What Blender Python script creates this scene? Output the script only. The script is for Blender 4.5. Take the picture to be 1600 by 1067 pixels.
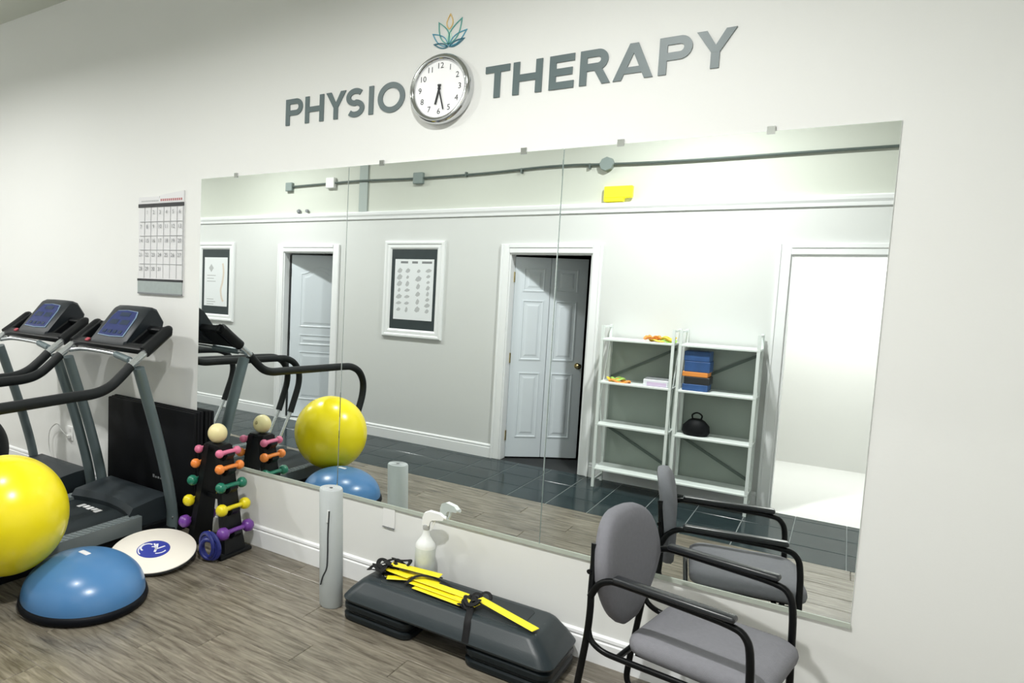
import bpy, bmesh, math, random
from mathutils import Vector, Matrix
for o in list(bpy.data.objects): bpy.data.objects.remove(o)
random.seed(7)
SC = bpy.context.scene
COL = SC.collection
R = math.radians
PI = math.pi

# ------------------------------------------------------------------ camera
CAM_D, CAM_H, ROOM_W, CEIL = 3.191, 1.7015, 3.238, 3.80
yaw, pitch, roll = R(36.107), R(4.918), R(2.119)
fw = Vector((-math.sin(yaw)*math.cos(pitch), math.cos(yaw)*math.cos(pitch), -math.sin(pitch)))
rt0 = Vector((math.cos(yaw), math.sin(yaw), 0)); up0 = rt0.cross(fw)
rt = math.cos(roll)*rt0 + math.sin(roll)*up0
up = -math.sin(roll)*rt0 + math.cos(roll)*up0
cd = bpy.data.cameras.new('camera'); cam = bpy.data.objects.new('camera', cd); COL.objects.link(cam)
cam.matrix_world = Matrix(((rt.x, up.x, -fw.x, 0), (rt.y, up.y, -fw.y, -CAM_D), (rt.z, up.z, -fw.z, CAM_H), (0, 0, 0, 1)))
cd.sensor_fit = 'HORIZONTAL'; cd.sensor_width = 36.0; cd.lens = 1081.77/1600*36.0
cd.shift_x = (800-533.5)/1600; cd.clip_start = 0.01; cd.clip_end = 60
SC.camera = cam
# ------------------------------------------------------------------ world, exposure
w = bpy.data.worlds.new('world'); SC.world = w; w.use_nodes = True
w.node_tree.nodes['Background'].inputs[0].default_value = (0.9, 0.95, 1, 1)
w.node_tree.nodes['Background'].inputs[1].default_value = 0.25
vs = SC.view_settings; vs.view_transform = 'Standard'; vs.look = 'None'; vs.gamma = 1.0
vs.use_curve_mapping = False; vs.exposure = -0.36
# ------------------------------------------------------------------ ceiling lamps (x, y, power)
LAMPS = [(-5.5, -1.95, 80), (-1.0, -1.97, 114), (-3.1, -1.85, 40), (-8.0, -1.95, 60)]  # the weak lamp near mid-room is an added fill
LAMP_Z = 3.50
for i, (lx, ly, pw) in enumerate(LAMPS):
    ld = bpy.data.lights.new('downlight', 'AREA'); ld.shape = 'DISK'; ld.size = 0.13
    ld.energy = pw; ld.color = (1.0, 1.0, 0.975); ld.spread = R(169)
    lo = bpy.data.objects.new('downlight_glow', ld); COL.objects.link(lo); lo.location = (lx, ly, LAMP_Z-0.02)

HALL_FILL = (0.03, -4.75, 2.36)      # fill lamp added in the unseen hallway to brighten the low wall
ld = bpy.data.lights.new('hall_fill_lamp', 'AREA'); ld.shape = 'DISK'; ld.size = 0.25; ld.energy = 45; ld.color = (1, 1, 0.975)
lo = bpy.data.objects.new('hall_fill_glow', ld); COL.objects.link(lo); lo.location = (HALL_FILL[0], HALL_FILL[1], HALL_FILL[2]-0.02)

# ================================================================== helpers
def new_bm(): return bmesh.new()
def addbox(bm, lo, hi, m=None):
    vs_ = [bm.verts.new((x, y, z)) for z in (lo[2], hi[2]) for y in (lo[1], hi[1]) for x in (lo[0], hi[0])]
    for f in ((0,2,3,1),(4,5,7,6),(0,1,5,4),(1,3,7,5),(3,2,6,7),(2,0,4,6)):
        bm.faces.new([vs_[i] for i in f])
    if m is not None:
        for v in vs_: v.co = m @ v.co
    return vs_
def addbevbox(bm, lo, hi, b=0.01, seg=2, m=None):
    t = new_bm(); addbox(t, lo, hi)
    bmesh.ops.bevel(t, geom=list(t.edges), offset=b, segments=seg, profile=0.5, affect='EDGES')
    if m is not None: bmesh.ops.transform(t, matrix=m, verts=t.verts)
    join(bm, t)
def join(bm, t):
    me = bpy.data.meshes.new('tmp'); t.to_mesh(me); t.free(); bm.from_mesh(me); bpy.data.meshes.remove(me)
def smooth_path(pts, n=6):
    P = [Vector(p) for p in pts]
    if len(P) < 3: return P
    Q = [2*P[0]-P[1]] + P + [2*P[-1]-P[-2]]; out = []
    for i in range(1, len(Q)-2):
        a, b, c, d = Q[i-1:i+3]
        for k in range(n):
            t = k/n
            out.append(0.5*((2*b)+(c-a)*t+(2*a-5*b+4*c-d)*t*t+(3*b-a-3*c+d)*t**3))
    out.append(P[-1]); return out
def addtube(bm, pts, r, seg=10, smooth=True, n=6, cap=True, flat=None):
    """sweep a circle (or ellipse: flat=(ru, rv)) along points"""
    P = smooth_path(pts, n) if smooth else [Vector(p) for p in pts]
    rings = []; prev = None
    for i, p in enumerate(P):
        t = (P[min(i+1, len(P)-1)]-P[max(i-1, 0)]).normalized()
        if prev is None:
            ref = Vector((0,0,1)) if abs(t.z) < 0.9 else Vector((1,0,0))
            u = t.cross(ref).normalized()
        else:
            u = (prev - t*prev.dot(t)).normalized()
        prev = u; v = t.cross(u)
        rr = r[min(i*len(r)//len(P), len(r)-1)] if isinstance(r, (list, tuple)) else r
        ru, rv = (flat if flat else (rr, rr))
        rings.append([bm.verts.new(p+u*ru*math.cos(2*PI*k/seg)+v*rv*math.sin(2*PI*k/seg)) for k in range(seg)])
    for a, b in zip(rings[:-1], rings[1:]):
        for k in range(seg): bm.faces.new((a[k], a[(k+1)%seg], b[(k+1)%seg], b[k]))
    if cap: bm.faces.new(rings[0][::-1]); bm.faces.new(rings[-1])
def addlathe(bm, prof, c=(0,0,0), seg=48, m=None):
    c = Vector(c); rings = []; nv = []
    for (r, z) in prof:
        if r < 1e-6:
            v = bm.verts.new(c+Vector((0,0,z))); rings.append([v]); nv.append(v)
        else:
            ring = [bm.verts.new(c+Vector((r*math.cos(2*PI*k/seg), r*math.sin(2*PI*k/seg), z))) for k in range(seg)]
            rings.append(ring); nv += ring
    for a, b in zip(rings[:-1], rings[1:]):
        if len(a) == 1 and len(b) == 1: continue
        if len(a) == 1:
            for k in range(seg): bm.faces.new((a[0], b[(k+1)%seg], b[k]))
        elif len(b) == 1:
            for k in range(seg): bm.faces.new((a[k], a[(k+1)%seg], b[0]))
        else:
            for k in range(seg): bm.faces.new((a[k], a[(k+1)%seg], b[(k+1)%seg], b[k]))
    if m is not None:
        for v in nv: v.co = m @ v.co
def addprism(bm, poly, d0, d1, axis='y', m=None):
    """extrude a 2-D polygon: axis y -> (x,z), x -> (y,z), z -> (x,y)"""
    def pt(p, d):
        return {'y': (p[0], d, p[1]), 'x': (d, p[0], p[1]), 'z': (p[0], p[1], d)}[axis]
    a = [bm.verts.new(pt(p, d0)) for p in poly]; b = [bm.verts.new(pt(p, d1)) for p in poly]
    n = len(poly)
    bm.faces.new(a); bm.faces.new(b[::-1])
    for i in range(n): bm.faces.new((a[i], b[i], b[(i+1)%n], a[(i+1)%n]))
    if m is not None:
        for v in a+b: v.co = m @ v.co
def addloft(bm, rings, cap=True):
    RR = [[bm.verts.new(p) for p in r] for r in rings]; n = len(RR[0])
    for a, b in zip(RR[:-1], RR[1:]):
        for k in range(n): bm.faces.new((a[k], a[(k+1)%n], b[(k+1)%n], b[k]))
    if cap: bm.faces.new(RR[0][::-1]); bm.faces.new(RR[-1])
def rrect(x0, x1, y0, y1, z, r, seg=5):
    out = []
    for cx, cy, a0 in ((x1-r, y1-r, 0), (x0+r, y1-r, 90), (x0+r, y0+r, 180), (x1-r, y0+r, 270)):
        for k in range(seg+1):
            a = R(a0+90*k/seg); out.append((cx+r*math.cos(a), cy+r*math.sin(a), z))
    return out
def addstroke(bm, pts, wd, y0, y1, closed=False):
    """flat stroke of width wd along 2-D points (x,z), extruded from y0 to y1"""
    n = len(pts); L = []; Q = []
    for i in range(n):
        p = Vector(pts[i])
        a = Vector(pts[i-1]) if (i > 0 or closed) else None
        b = Vector(pts[(i+1) % n]) if (i < n-1 or closed) else None
        d1 = (p-a).normalized() if a is not None else None
        d2 = (b-p).normalized() if b is not None else None
        if d1 is None: d1 = d2
        if d2 is None: d2 = d1
        nn = Vector((-(d1.y+d2.y), d1.x+d2.x)); nn.normalize()
        k = 1/max(0.45, nn.dot(Vector((-d1.y, d1.x))))
        L.append(p+nn*wd/2*k); Q.append(p-nn*wd/2*k)
    v = [[bm.verts.new((q.x, y, q.y)) for q in side] for side in (L, Q) for y in (y0, y1)]  # L0 L1 Q0 Q1
    rng = range(n) if closed else range(n-1)
    for i in rng:
        j = (i+1) % n
        bm.faces.new((v[0][i], v[0][j], v[2][j], v[2][i])); bm.faces.new((v[1][i], v[3][i], v[3][j], v[1][j]))
        bm.faces.new((v[0][i], v[1][i], v[1][j], v[0][j])); bm.faces.new((v[2][i], v[2][j], v[3][j], v[3][i]))
    if not closed:
        for i in (0, n-1): bm.faces.new((v[0][i], v[2][i], v[3][i], v[1][i]))
def addsphere(bm, c, r, u=32, v=20, s=(1,1,1)):
    m = Matrix.Translation(c) @ Matrix.Diagonal((r*s[0], r*s[1], r*s[2], 1))
    bmesh.ops.create_uvsphere(bm, u_segments=u, v_segments=v, radius=1, matrix=m)
def addcyl(bm, p0, p1, r, seg=20): addtube(bm, [p0, p1], r, seg, smooth=False)

def mkobj(name, bm, mat, parent=None, smooth=False, angle=40):
    bmesh.ops.recalc_face_normals(bm, faces=bm.faces)
    me = bpy.data.meshes.new(name); bm.to_mesh(me); bm.free()
    me.materials.append(M[mat])
    if smooth:
        me.polygons.foreach_set('use_smooth', [True]*len(me.polygons))
        try: me.set_sharp_from_angle(angle=R(angle))
        except Exception: pass
    o = bpy.data.objects.new(name, me); COL.objects.link(o)
    if parent is not None: o.parent = parent
    return o
def part(root, name, bm, mat, smooth=False, angle=40):
    """bm is in world coordinates; root is an unrotated top-level Empty"""
    bmesh.ops.translate(bm, vec=-Vector(root.location), verts=bm.verts)
    return mkobj(name, bm, mat, root, smooth, angle)
def sub(root, parent, name, bm, mat, smooth=False, angle=40):
    """sub-part in world coordinates; its parent part sits at the root's origin"""
    bmesh.ops.translate(bm, vec=-Vector(root.location), verts=bm.verts)
    return mkobj(name, bm, mat, parent, smooth, angle)
def tag(o, label, cat, group=None, kind=None):
    o['label'] = label; o['category'] = cat
    if group: o['group'] = group
    if kind: o['kind'] = kind
    return o
def thing(name, label, cat, loc=(0,0,0), rz=0, group=None, kind=None):
    o = bpy.data.objects.new(name, None); COL.objects.link(o); o.empty_display_size = 0.1
    o.location = loc; o.rotation_euler = (0, 0, rz)
    return tag(o, label, cat, group, kind)
def dup(root, loc, label, rz=None):
    r = root.copy(); COL.objects.link(r); r.location = loc; r['label'] = label
    if rz is not None: r.rotation_euler = (0, 0, rz)
    for ch in list(root.children):
        c = ch.copy(); COL.objects.link(c); c.parent = r
        for g in list(ch.children):
            d = g.copy(); COL.objects.link(d); d.parent = c
    return r
def struct(name, bm, mat, label, cat, smooth=False):
    return tag(mkobj(name, bm, mat, None, smooth), label, cat, None, 'structure')
def text_bm(body, size, m, depth=0.0):
    cu = bpy.data.curves.new('t', 'FONT'); cu.body = body; cu.size = size; cu.align_x = 'CENTER'; cu.align_y = 'CENTER'
    cu.extrude = depth; cu.resolution_u = 3
    ob = bpy.data.objects.new('t', cu); COL.objects.link(ob)
    dg = bpy.context.evaluated_depsgraph_get(); me = bpy.data.meshes.new_from_object(ob.evaluated_get(dg))
    bm = new_bm(); bm.from_mesh(me); bmesh.ops.transform(bm, matrix=m, verts=bm.verts)
    bpy.data.objects.remove(ob); bpy.data.curves.remove(cu); bpy.data.meshes.remove(me)
    return bm

# ================================================================== materials
M = {}
def mat(name, col, rough=0.5, metal=0.0, bump=0.0, bscale=60, var=0.0, vscale=3, spec=0.5, emit=None, es=0, trans=0, coat=0, stretch=None, ior=None, alpha=None):
    m = bpy.data.materials.new(name); m.use_nodes = True; nt = m.node_tree
    b = nt.nodes['Principled BSDF']
    c = tuple(col)+(1,)
    b.inputs['Base Color'].default_value = c; b.inputs['Roughness'].default_value = rough
    b.inputs['Metallic'].default_value = metal; b.inputs['Specular IOR Level'].default_value = spec
    b.inputs['Coat Weight'].default_value = coat
    if trans: b.inputs['Transmission Weight'].default_value = trans
    if ior: b.inputs['IOR'].default_value = ior
    if emit: b.inputs['Emission Color'].default_value = tuple(emit)+(1,); b.inputs['Emission Strength'].default_value = es
    tc = nt.nodes.new('ShaderNodeTexCoord'); src = tc.outputs['Object']
    if stretch:
        mp = nt.nodes.new('ShaderNodeMapping'); mp.inputs['Scale'].default_value = stretch
        nt.links.new(src, mp.inputs[0]); src = mp.outputs[0]
    if var:
        n = nt.nodes.new('ShaderNodeTexNoise'); n.inputs['Scale'].default_value = vscale; n.inputs['Detail'].default_value = 5
        nt.links.new(src, n.inputs['Vector'])
        mx = nt.nodes.new('ShaderNodeMix'); mx.data_type = 'RGBA'
        mx.inputs[6].default_value = tuple(max(0, x*(1-var)) for x in col)+(1,)
        mx.inputs[7].default_value = tuple(min(1, x*(1+var)) for x in col)+(1,)
        nt.links.new(n.outputs[0], mx.inputs[0]); nt.links.new(mx.outputs[2], b.inputs['Base Color'])
    if bump:
        n2 = nt.nodes.new('ShaderNodeTexNoise'); n2.inputs['Scale'].default_value = bscale; n2.inputs['Detail'].default_value = 3
        nt.links.new(src, n2.inputs['Vector'])
        bp = nt.nodes.new('ShaderNodeBump'); bp.inputs['Strength'].default_value = bump; bp.inputs['Distance'].default_value = 0.004
        nt.links.new(n2.outputs[0], bp.inputs['Height']); nt.links.new(bp.outputs[0], b.inputs['Normal'])
    M[name] = m; return m
mat('wall', (0.80, 0.805, 0.785), 0.6, bump=0.05, bscale=120, var=0.015, vscale=1.5)
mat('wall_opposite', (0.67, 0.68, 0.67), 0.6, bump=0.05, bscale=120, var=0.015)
mat('wall_upper', (0.60, 0.62, 0.56), 0.65, bump=0.05, bscale=90, var=0.02)
mat('ceiling', (0.62, 0.64, 0.57), 0.8, bump=0.08, bscale=90)
mat('trim', (0.86, 0.87, 0.88), 0.35, var=0.01)
mat('door_paint', (0.72, 0.77, 0.82), 0.4, var=0.015)
mat('room_shade_black', (0.018, 0.020, 0.022), 0.8)  # near-black walls put the unlit side room's shade into the colour
mat('hall', (0.72, 0.72, 0.70), 0.7, var=0.02)
mat('mirror', (0.86, 0.90, 0.885), 0.004, 1.0)
mat('mirror_edge', (0.46, 0.50, 0.44), 0.4, 0.0)
mat('chrome', (0.60, 0.61, 0.62), 0.10, 1.0)
mat('letter', (0.105, 0.145, 0.15), 0.4, var=0.05, vscale=14)
mat('clock_face', (0.92, 0.92, 0.93), 0.35)
mat('ink', (0.02, 0.022, 0.025), 0.5)
mat('ink_grey', (0.22, 0.23, 0.24), 0.6)
mat('ink_faint', (0.48, 0.49, 0.50), 0.7)
mat('ink_red', (0.45, 0.16, 0.17), 0.6)
mat('paper', (0.74, 0.74, 0.75), 0.6)
mat('paper_grey', (0.36, 0.41, 0.40), 0.6, var=0.12, vscale=30)
mat('lotus_orange', (0.80, 0.56, 0.22), 0.5); mat('lotus_green', (0.12, 0.40, 0.36), 0.5)
mat('lotus_blue', (0.10, 0.36, 0.50), 0.5); mat('lotus_dark', (0.04, 0.16, 0.22), 0.5); mat('lotus_pale', (0.62, 0.80, 0.70), 0.6)
mat('black_foam', (0.006, 0.008, 0.009), 0.55, spec=0.3, bump=0.12, bscale=300)
mat('black_plastic', (0.005, 0.006, 0.007), 0.42, spec=0.25, bump=0.05, bscale=200)
mat('dark_plastic', (0.020, 0.027, 0.032), 0.45, spec=0.35, bump=0.05, bscale=200)
mat('treadmill_grey', (0.130, 0.170, 0.180), 0.38, 0.25, var=0.05)
mat('silver', (0.62, 0.65, 0.67), 0.25, 0.9)
mat('belt', (0.012, 0.018, 0.021), 0.6, spec=0.3, bump=0.2, bscale=500)
mat('rail', (0.14, 0.165, 0.17), 0.45, bump=0.1, bscale=200)
mat('display_blue', (0.016, 0.028, 0.125), 0.25, var=0.25, vscale=25)
mat('display_dark', (0.02, 0.035, 0.07), 0.2)
mat('display_line', (0.30, 0.42, 0.58), 0.3)
mat('red_key', (0.38, 0.05, 0.07), 0.5); mat('head_plastic', (0.009, 0.013, 0.017), 0.42, spec=0.35, bump=0.05, bscale=200)
mat('yellow_ball', (0.93, 0.77, 0.008), 0.26, spec=0.5, coat=0.15)
mat('bosu_blue', (0.070, 0.205, 0.43), 0.28, bump=0.02, bscale=150, coat=0.1)
mat('bosu_base', (0.003, 0.004, 0.007), 0.5, spec=0.15)
mat('cream_board', (0.84, 0.79, 0.71), 0.4, var=0.02, vscale=8)
mat('logo_blue', (0.035, 0.05, 0.33), 0.4); mat('logo_white', (0.80, 0.80, 0.86), 0.4)
mat('mat_black', (0.003, 0.0035, 0.005), 0.6, spec=0.2, bump=0.1, bscale=60)
mat('cream_ball', (0.78, 0.68, 0.36), 0.35, bump=0.04, bscale=80)
for n, c in dict(pink=(0.70,0.17,0.30), orange=(0.85,0.25,0.045), green=(0.012,0.17,0.105), yellow=(0.80,0.66,0.012), purple=(0.16,0.045,0.30)).items():
    mat('vinyl_'+n, c, 0.3, coat=0.1)
mat('navy', (0.015, 0.022, 0.16), 0.4)
mat('mat_roll', (0.50, 0.535, 0.54), 0.6, bump=0.25, bscale=350, var=0.03, vscale=20)
mat('mat_roll_end', (0.72, 0.74, 0.74), 0.7)
mat('mat_strap', (0.03, 0.035, 0.04), 0.6)
mat('step_grey', (0.022, 0.031, 0.036), 0.40, spec=0.4, bump=0.08, bscale=250, var=0.06, vscale=12)
mat('step_riser', (0.007, 0.011, 0.013), 0.36, spec=0.35, bump=0.06, bscale=250)
mat('step_tread', (0.016, 0.022, 0.026), 0.6, bump=0.3, bscale=400)
mat('ladder_yellow', (0.90, 0.75, 0.012), 0.4, var=0.06, vscale=25)
mat('ladder_strap', (0.004, 0.004, 0.005), 0.6, spec=0.25, bump=0.2, bscale=400)
mat('bottle', (0.80, 0.82, 0.81), 0.35, var=0.02, spec=0.4)
mat('bottle_label', (0.62, 0.66, 0.64), 0.5, var=0.12, vscale=35)
mat('bottle_white', (0.88, 0.89, 0.89), 0.35)
mat('outlet_white', (0.84, 0.84, 0.83), 0.35)
mat('cord_white', (0.70, 0.70, 0.68), 0.5)
mat('fabric_grey', (0.17, 0.17, 0.19), 0.85, bump=0.35, bscale=420, var=0.10, vscale=60)
mat('fabric_lower', (0.19, 0.19, 0.21), 0.85, bump=0.35, bscale=420, var=0.10, vscale=60)
mat('frame_black', (0.002, 0.0025, 0.003), 0.32, spec=0.22)
mat('arm_pad', (0.016, 0.018, 0.021), 0.30)
mat('poster_mat', (0.030, 0.042, 0.046), 0.5, var=0.2, vscale=9)
mat('poster_paper', (0.80, 0.82, 0.84), 0.5)
mat('skin_print', (0.72, 0.63, 0.55), 0.6)
mat('shelf_white', (0.76, 0.81, 0.79), 0.4)
mat('brace', (0.10, 0.13, 0.115), 0.5); mat('sheet_grey_green', (0.30, 0.345, 0.31), 0.6, var=0.08, vscale=4)
mat('conduit', (0.12, 0.15, 0.14), 0.45, 0.3); mat('junction_grey', (0.24, 0.29, 0.28), 0.5)
mat('pilaster', (0.38, 0.43, 0.41), 0.6)
mat('exit_yellow', (0.85, 0.78, 0.03), 0.4, emit=(1.0, 0.92, 0.02), es=0.55)
mat('band_orange', (0.85, 0.30, 0.06), 0.5); mat('band_yellow', (0.85, 0.60, 0.06), 0.5); mat('band_green', (0.35, 0.60, 0.12), 0.5)
mat('box_lilac', (0.60, 0.48, 0.66), 0.5, var=0.12, vscale=12); mat('box_white', (0.74, 0.75, 0.80), 0.5); mat('box_blue', (0.03, 0.09, 0.26), 0.5, var=0.4, vscale=12)
mat('brass', (0.62, 0.50, 0.26), 0.25, 1.0)
mat('lamp_lens', (0.9, 0.9, 0.88), 0.4, emit=(1, 0.98, 0.94), es=6.0)
mat('grout', (0.20, 0.22, 0.22), 0.7)
mat('underfloor', (0.05, 0.047, 0.042), 0.8)

def floor_mat(name, ramp, rough, stretch, bump, spec=0.5):
    m = bpy.data.materials.new(name); m.use_nodes = True; nt = m.node_tree; b = nt.nodes['Principled BSDF']
    tc = nt.nodes.new('ShaderNodeTexCoord'); oi = nt.nodes.new('ShaderNodeObjectInfo')
    cx = nt.nodes.new('ShaderNodeCombineXYZ')
    mul = nt.nodes.new('ShaderNodeMath'); mul.operation = 'MULTIPLY'; mul.inputs[1].default_value = 37.0
    nt.links.new(oi.outputs['Random'], mul.inputs[0])
    for k in range(3): nt.links.new(mul.outputs[0], cx.inputs[k])
    mp = nt.nodes.new('ShaderNodeMapping'); mp.inputs['Scale'].default_value = stretch
    nt.links.new(tc.outputs['Object'], mp.inputs[0])
    ad = nt.nodes.new('ShaderNodeVectorMath'); nt.links.new(mp.outputs[0], ad.inputs[0]); nt.links.new(cx.outputs[0], ad.inputs[1])
    n1 = nt.nodes.new('ShaderNodeTexNoise'); n1.inputs['Scale'].default_value = 1.0; n1.inputs['Detail'].default_value = 8; n1.inputs['Roughness'].default_value = 0.65; n1.inputs['Distortion'].default_value = 0.6
    nt.links.new(ad.outputs[0], n1.inputs['Vector'])
    cr = nt.nodes.new('ShaderNodeValToRGB'); nt.links.new(n1.outputs[0], cr.inputs[0])
    els = cr.color_ramp.elements
    els[0].position, els[0].color = ramp[0][0], tuple(ramp[0][1])+(1,)
    els[1].position, els[1].color = ramp[-1][0], tuple(ramp[-1][1])+(1,)
    for p, c in ramp[1:-1]:
        e = els.new(p); e.color = tuple(c)+(1,)
    hs = nt.nodes.new('ShaderNodeHueSaturation')
    mr = nt.nodes.new('ShaderNodeMapRange'); mr.inputs[3].default_value = 0.93; mr.inputs[4].default_value = 1.06
    nt.links.new(oi.outputs['Random'], mr.inputs[0]); nt.links.new(mr.outputs[0], hs.inputs['Value'])
    nt.links.new(cr.outputs[0], hs.inputs['Color']); nt.links.new(hs.outputs[0], b.inputs['Base Color'])
    b.inputs['Roughness'].default_value = rough; b.inputs['Specular IOR Level'].default_value = spec
    bp = nt.nodes.new('ShaderNodeBump'); bp.inputs['Strength'].default_value = bump; bp.inputs['Distance'].default_value = 0.002
    nt.links.new(n1.outputs[0], bp.inputs['Height']); nt.links.new(bp.outputs[0], b.inputs['Normal'])
    M[name] = m
floor_mat('plank', [(0.26, (0.050, 0.042, 0.032)), (0.40, (0.125, 0.108, 0.083)), (0.52, (0.185, 0.163, 0.128)), (0.72, (0.285, 0.252, 0.200))], 0.27, (4.5, 38, 8), 0.30)
floor_mat('tile', [(0.3, (0.016, 0.026, 0.029)), (0.7, (0.030, 0.044, 0.048))], 0.14, (4, 4, 4), 0.04, 0.13)

# ================================================================== room shell
X0, X1 = -8.6, 1.35
bm = new_bm(); addbox(bm, (X0, -ROOM_W, -0.08), (X1, 0.0, -0.012))
floor = struct('floor', bm, 'underfloor', 'grey-brown wood plank floor meeting dark slate tiles', 'floor')
def slab_mesh(name, lx, ly, mname, b=0.0025, h=0.012):
    bm = new_bm()
    addloft(bm, [[(0,0,-h),(lx,0,-h),(lx,ly,-h),(0,ly,-h)], [(0,0,-b),(lx,0,-b),(lx,ly,-b),(0,ly,-b)], [(b,b,0),(lx-b,b,0),(lx-b,ly-b,0),(b,ly-b,0)]])
    bmesh.ops.recalc_face_normals(bm, faces=bm.faces)
    me = bpy.data.meshes.new(name); bm.to_mesh(me); bm.free(); me.materials.append(M[mname]); return me
SPLIT = -2.16
PL, PWD = 1.22, 0.18
cache = {}
def lay(name, x, y, lx, ly, mname):
    k = (name, round(lx, 3), round(ly, 3))
    if k not in cache: cache[k] = slab_mesh(name, lx, ly, mname)
    o = bpy.data.objects.new(name, cache[k]); COL.objects.link(o); o.parent = floor; o.location = (x, y, 0)
for r in range(12):
    y = -(r+1)*PWD; off = [0, 0.44, 0.83, 0.21, 0.62, 1.02][r % 6]; x = X0-off
    while x < X1:
        a, b2 = max(x, X0), min(x+PL, X1)
        if b2-a > 0.03: lay('plank', a, y, b2-a-0.0012, PWD-0.0012, 'plank')
        x += PL
bm = new_bm(); addbox(bm, (X0, -ROOM_W, -0.012), (X1, SPLIT, -0.0025))
mkobj('grout_bed', bm, 'grout', floor)
TS = 0.325
y = SPLIT
while y > -ROOM_W+0.01:
    ly = min(TS, y+ROOM_W); x = -1.508-22*TS
    while x < X1:
        a, b2 = max(x, X0), min(x+TS, X1)
        if b2-a > 0.02: lay('floor_tile', a+0.0025, y-ly+0.0025, b2-a-0.005, ly-0.005, 'tile')
        x += TS
    y -= TS
bm = new_bm(); addbox(bm, (X0-0.1, -ROOM_W-0.1, CEIL), (X1+0.1, 0.1, CEIL+0.1)); struct('ceiling', bm, 'ceiling', 'plain pale ceiling high above the gym room', 'ceiling')
bm = new_bm(); addbox(bm, (X0-0.1, 0.004, -0.08), (X1+0.1, 0.12, CEIL)); struct('wall_back', bm, 'wall', 'off-white painted wall carrying the lettering and mirror', 'wall')
bm = new_bm(); addbox(bm, (X0-0.1, -ROOM_W, -0.08), (X0, 0.004, CEIL)); struct('wall_left', bm, 'wall', 'off-white end wall beyond the treadmills', 'wall')
bm = new_bm(); addbox(bm, (X1, -ROOM_W, -0.08), (X1+0.1, 0.004, CEIL)); struct('wall_right', bm, 'wall', 'off-white end wall beside the guest chair', 'wall')
# opposite wall with three openings, lower and upper band
D1 = (-5.60, -4.835); D2 = (-2.70, -1.90); D3 = (-0.40, 0.46); DH = 2.045; WT = 0.11; BAND = 2.45
bm = new_bm(); xs = [X0-0.1, D1[0], D1[1], D2[0], D2[1], D3[0], D3[1], X1+0.1]
for i in range(0, 8, 2): addbox(bm, (xs[i], -ROOM_W-WT, -0.08), (xs[i+1], -ROOM_W, BAND))
for d in (D1, D2, D3): addbox(bm, (d[0], -ROOM_W-WT, DH), (d[1], -ROOM_W, BAND))
wf = struct('wall_front', bm, 'wall_opposite', 'pale grey wall with white doors, seen in the mirror', 'wall')
bm = new_bm(); addbox(bm, (X0-0.1, -ROOM_W-WT, BAND), (X1+0.1, -ROOM_W+0.0, CEIL)); mkobj('upper_wall', bm, 'wall_upper', wf)
# picture rail, baseboards
def profile_run(name, x0, x1, ywall, sgn, prof, label, cat, z0=0):
    """prof: list of (out, z) from the wall, extruded along x"""
    bm = new_bm(); addprism(bm, [(ywall-sgn*o, z0+z) for o, z in prof], x0, x1, 'x')
    return struct(name, bm, 'trim', label, cat)
BB = [(-0.002, 0.0), (0.017, 0.0), (0.017, 0.100), (0.010, 0.106), (0.010, 0.112), (0.015, 0.116), (0.013, 0.128), (0.004, 0.136), (-0.002, 0.136)]
profile_run('baseboard_back', X0, X1, 0.004, 1, BB, 'white moulded baseboard below the mirror wall', 'baseboard')
segs = [(X0, D1[0]-0.09), (D1[1]+0.09, D2[0]-0.085), (D2[1]+0.085, D3[0]-0.085), (D3[1]+0.085, X1)]
segl = ['white baseboard left of the arched-panel door in the mirror', 'white baseboard between the two reflected doors', 'white baseboard behind the white shelf units', 'white baseboard right of the open doorway']
for (a, b2), l in zip(segs, segl): profile_run('baseboard_front', a, b2, -ROOM_W, -1, BB, l, 'baseboard')
profile_run('trim_1', X0, X1, -ROOM_W, -1, [(-0.002, 0.0), (0.018, 0.004), (0.022, 0.03), (0.034, 0.05), (0.038, 0.075), (0.030, 0.085), (-0.002, 0.09)], 'white picture rail along the opposite wall', 'trim', 2.40)

# ------------------------------------------------------------------ doors
def casing(root, d, side_w=0.082):
    yf = -ROOM_W
    for nm, lo, hi in (('casing', (d[0]-side_w, 0), (d[0]+0.004, DH+side_w)), ('casing', (d[1]-0.004, 0), (d[1]+side_w, DH+side_w)), ('casing', (d[0]+0.004, DH-0.004), (d[1]-0.004, DH+side_w))):
        bm = new_bm(); addbevbox(bm, (lo[0], yf-0.002, lo[1]), (hi[0], yf+0.02, hi[1]), 0.005, 2)
        e = 0.016
        addbevbox(bm, (lo[0]+(0.0 if nm else e), yf+0.015, lo[1] if lo[1] < 1 else lo[1]+0.05), (lo[0]+0.02 if lo[1] < 1 and lo[0] < d[0]-0.01 else hi[0], yf+0.028, hi[1]), 0.003, 1) if (lo[0] < d[0]-0.01 or lo[1] > 1) else addbevbox(bm, (hi[0]-0.02, yf+0.015, lo[1]), (hi[0], yf+0.028, hi[1]), 0.003, 1)
        part(root, nm, bm, 'trim')
    bm = new_bm(); t = 0.018
    addbox(bm, (d[0]-0.001, yf-WT-0.005, 0), (d[0]+t, yf+0.001, DH)); addbox(bm, (d[1]-t, yf-WT-0.005, 0), (d[1]+0.001, yf+0.001, DH)); addbox(bm, (d[0]+t, yf-WT-0.005, DH-t), (d[1]-t, yf+0.001, DH+0.001))
    part(root, 'jamb', bm, 'trim')
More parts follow.
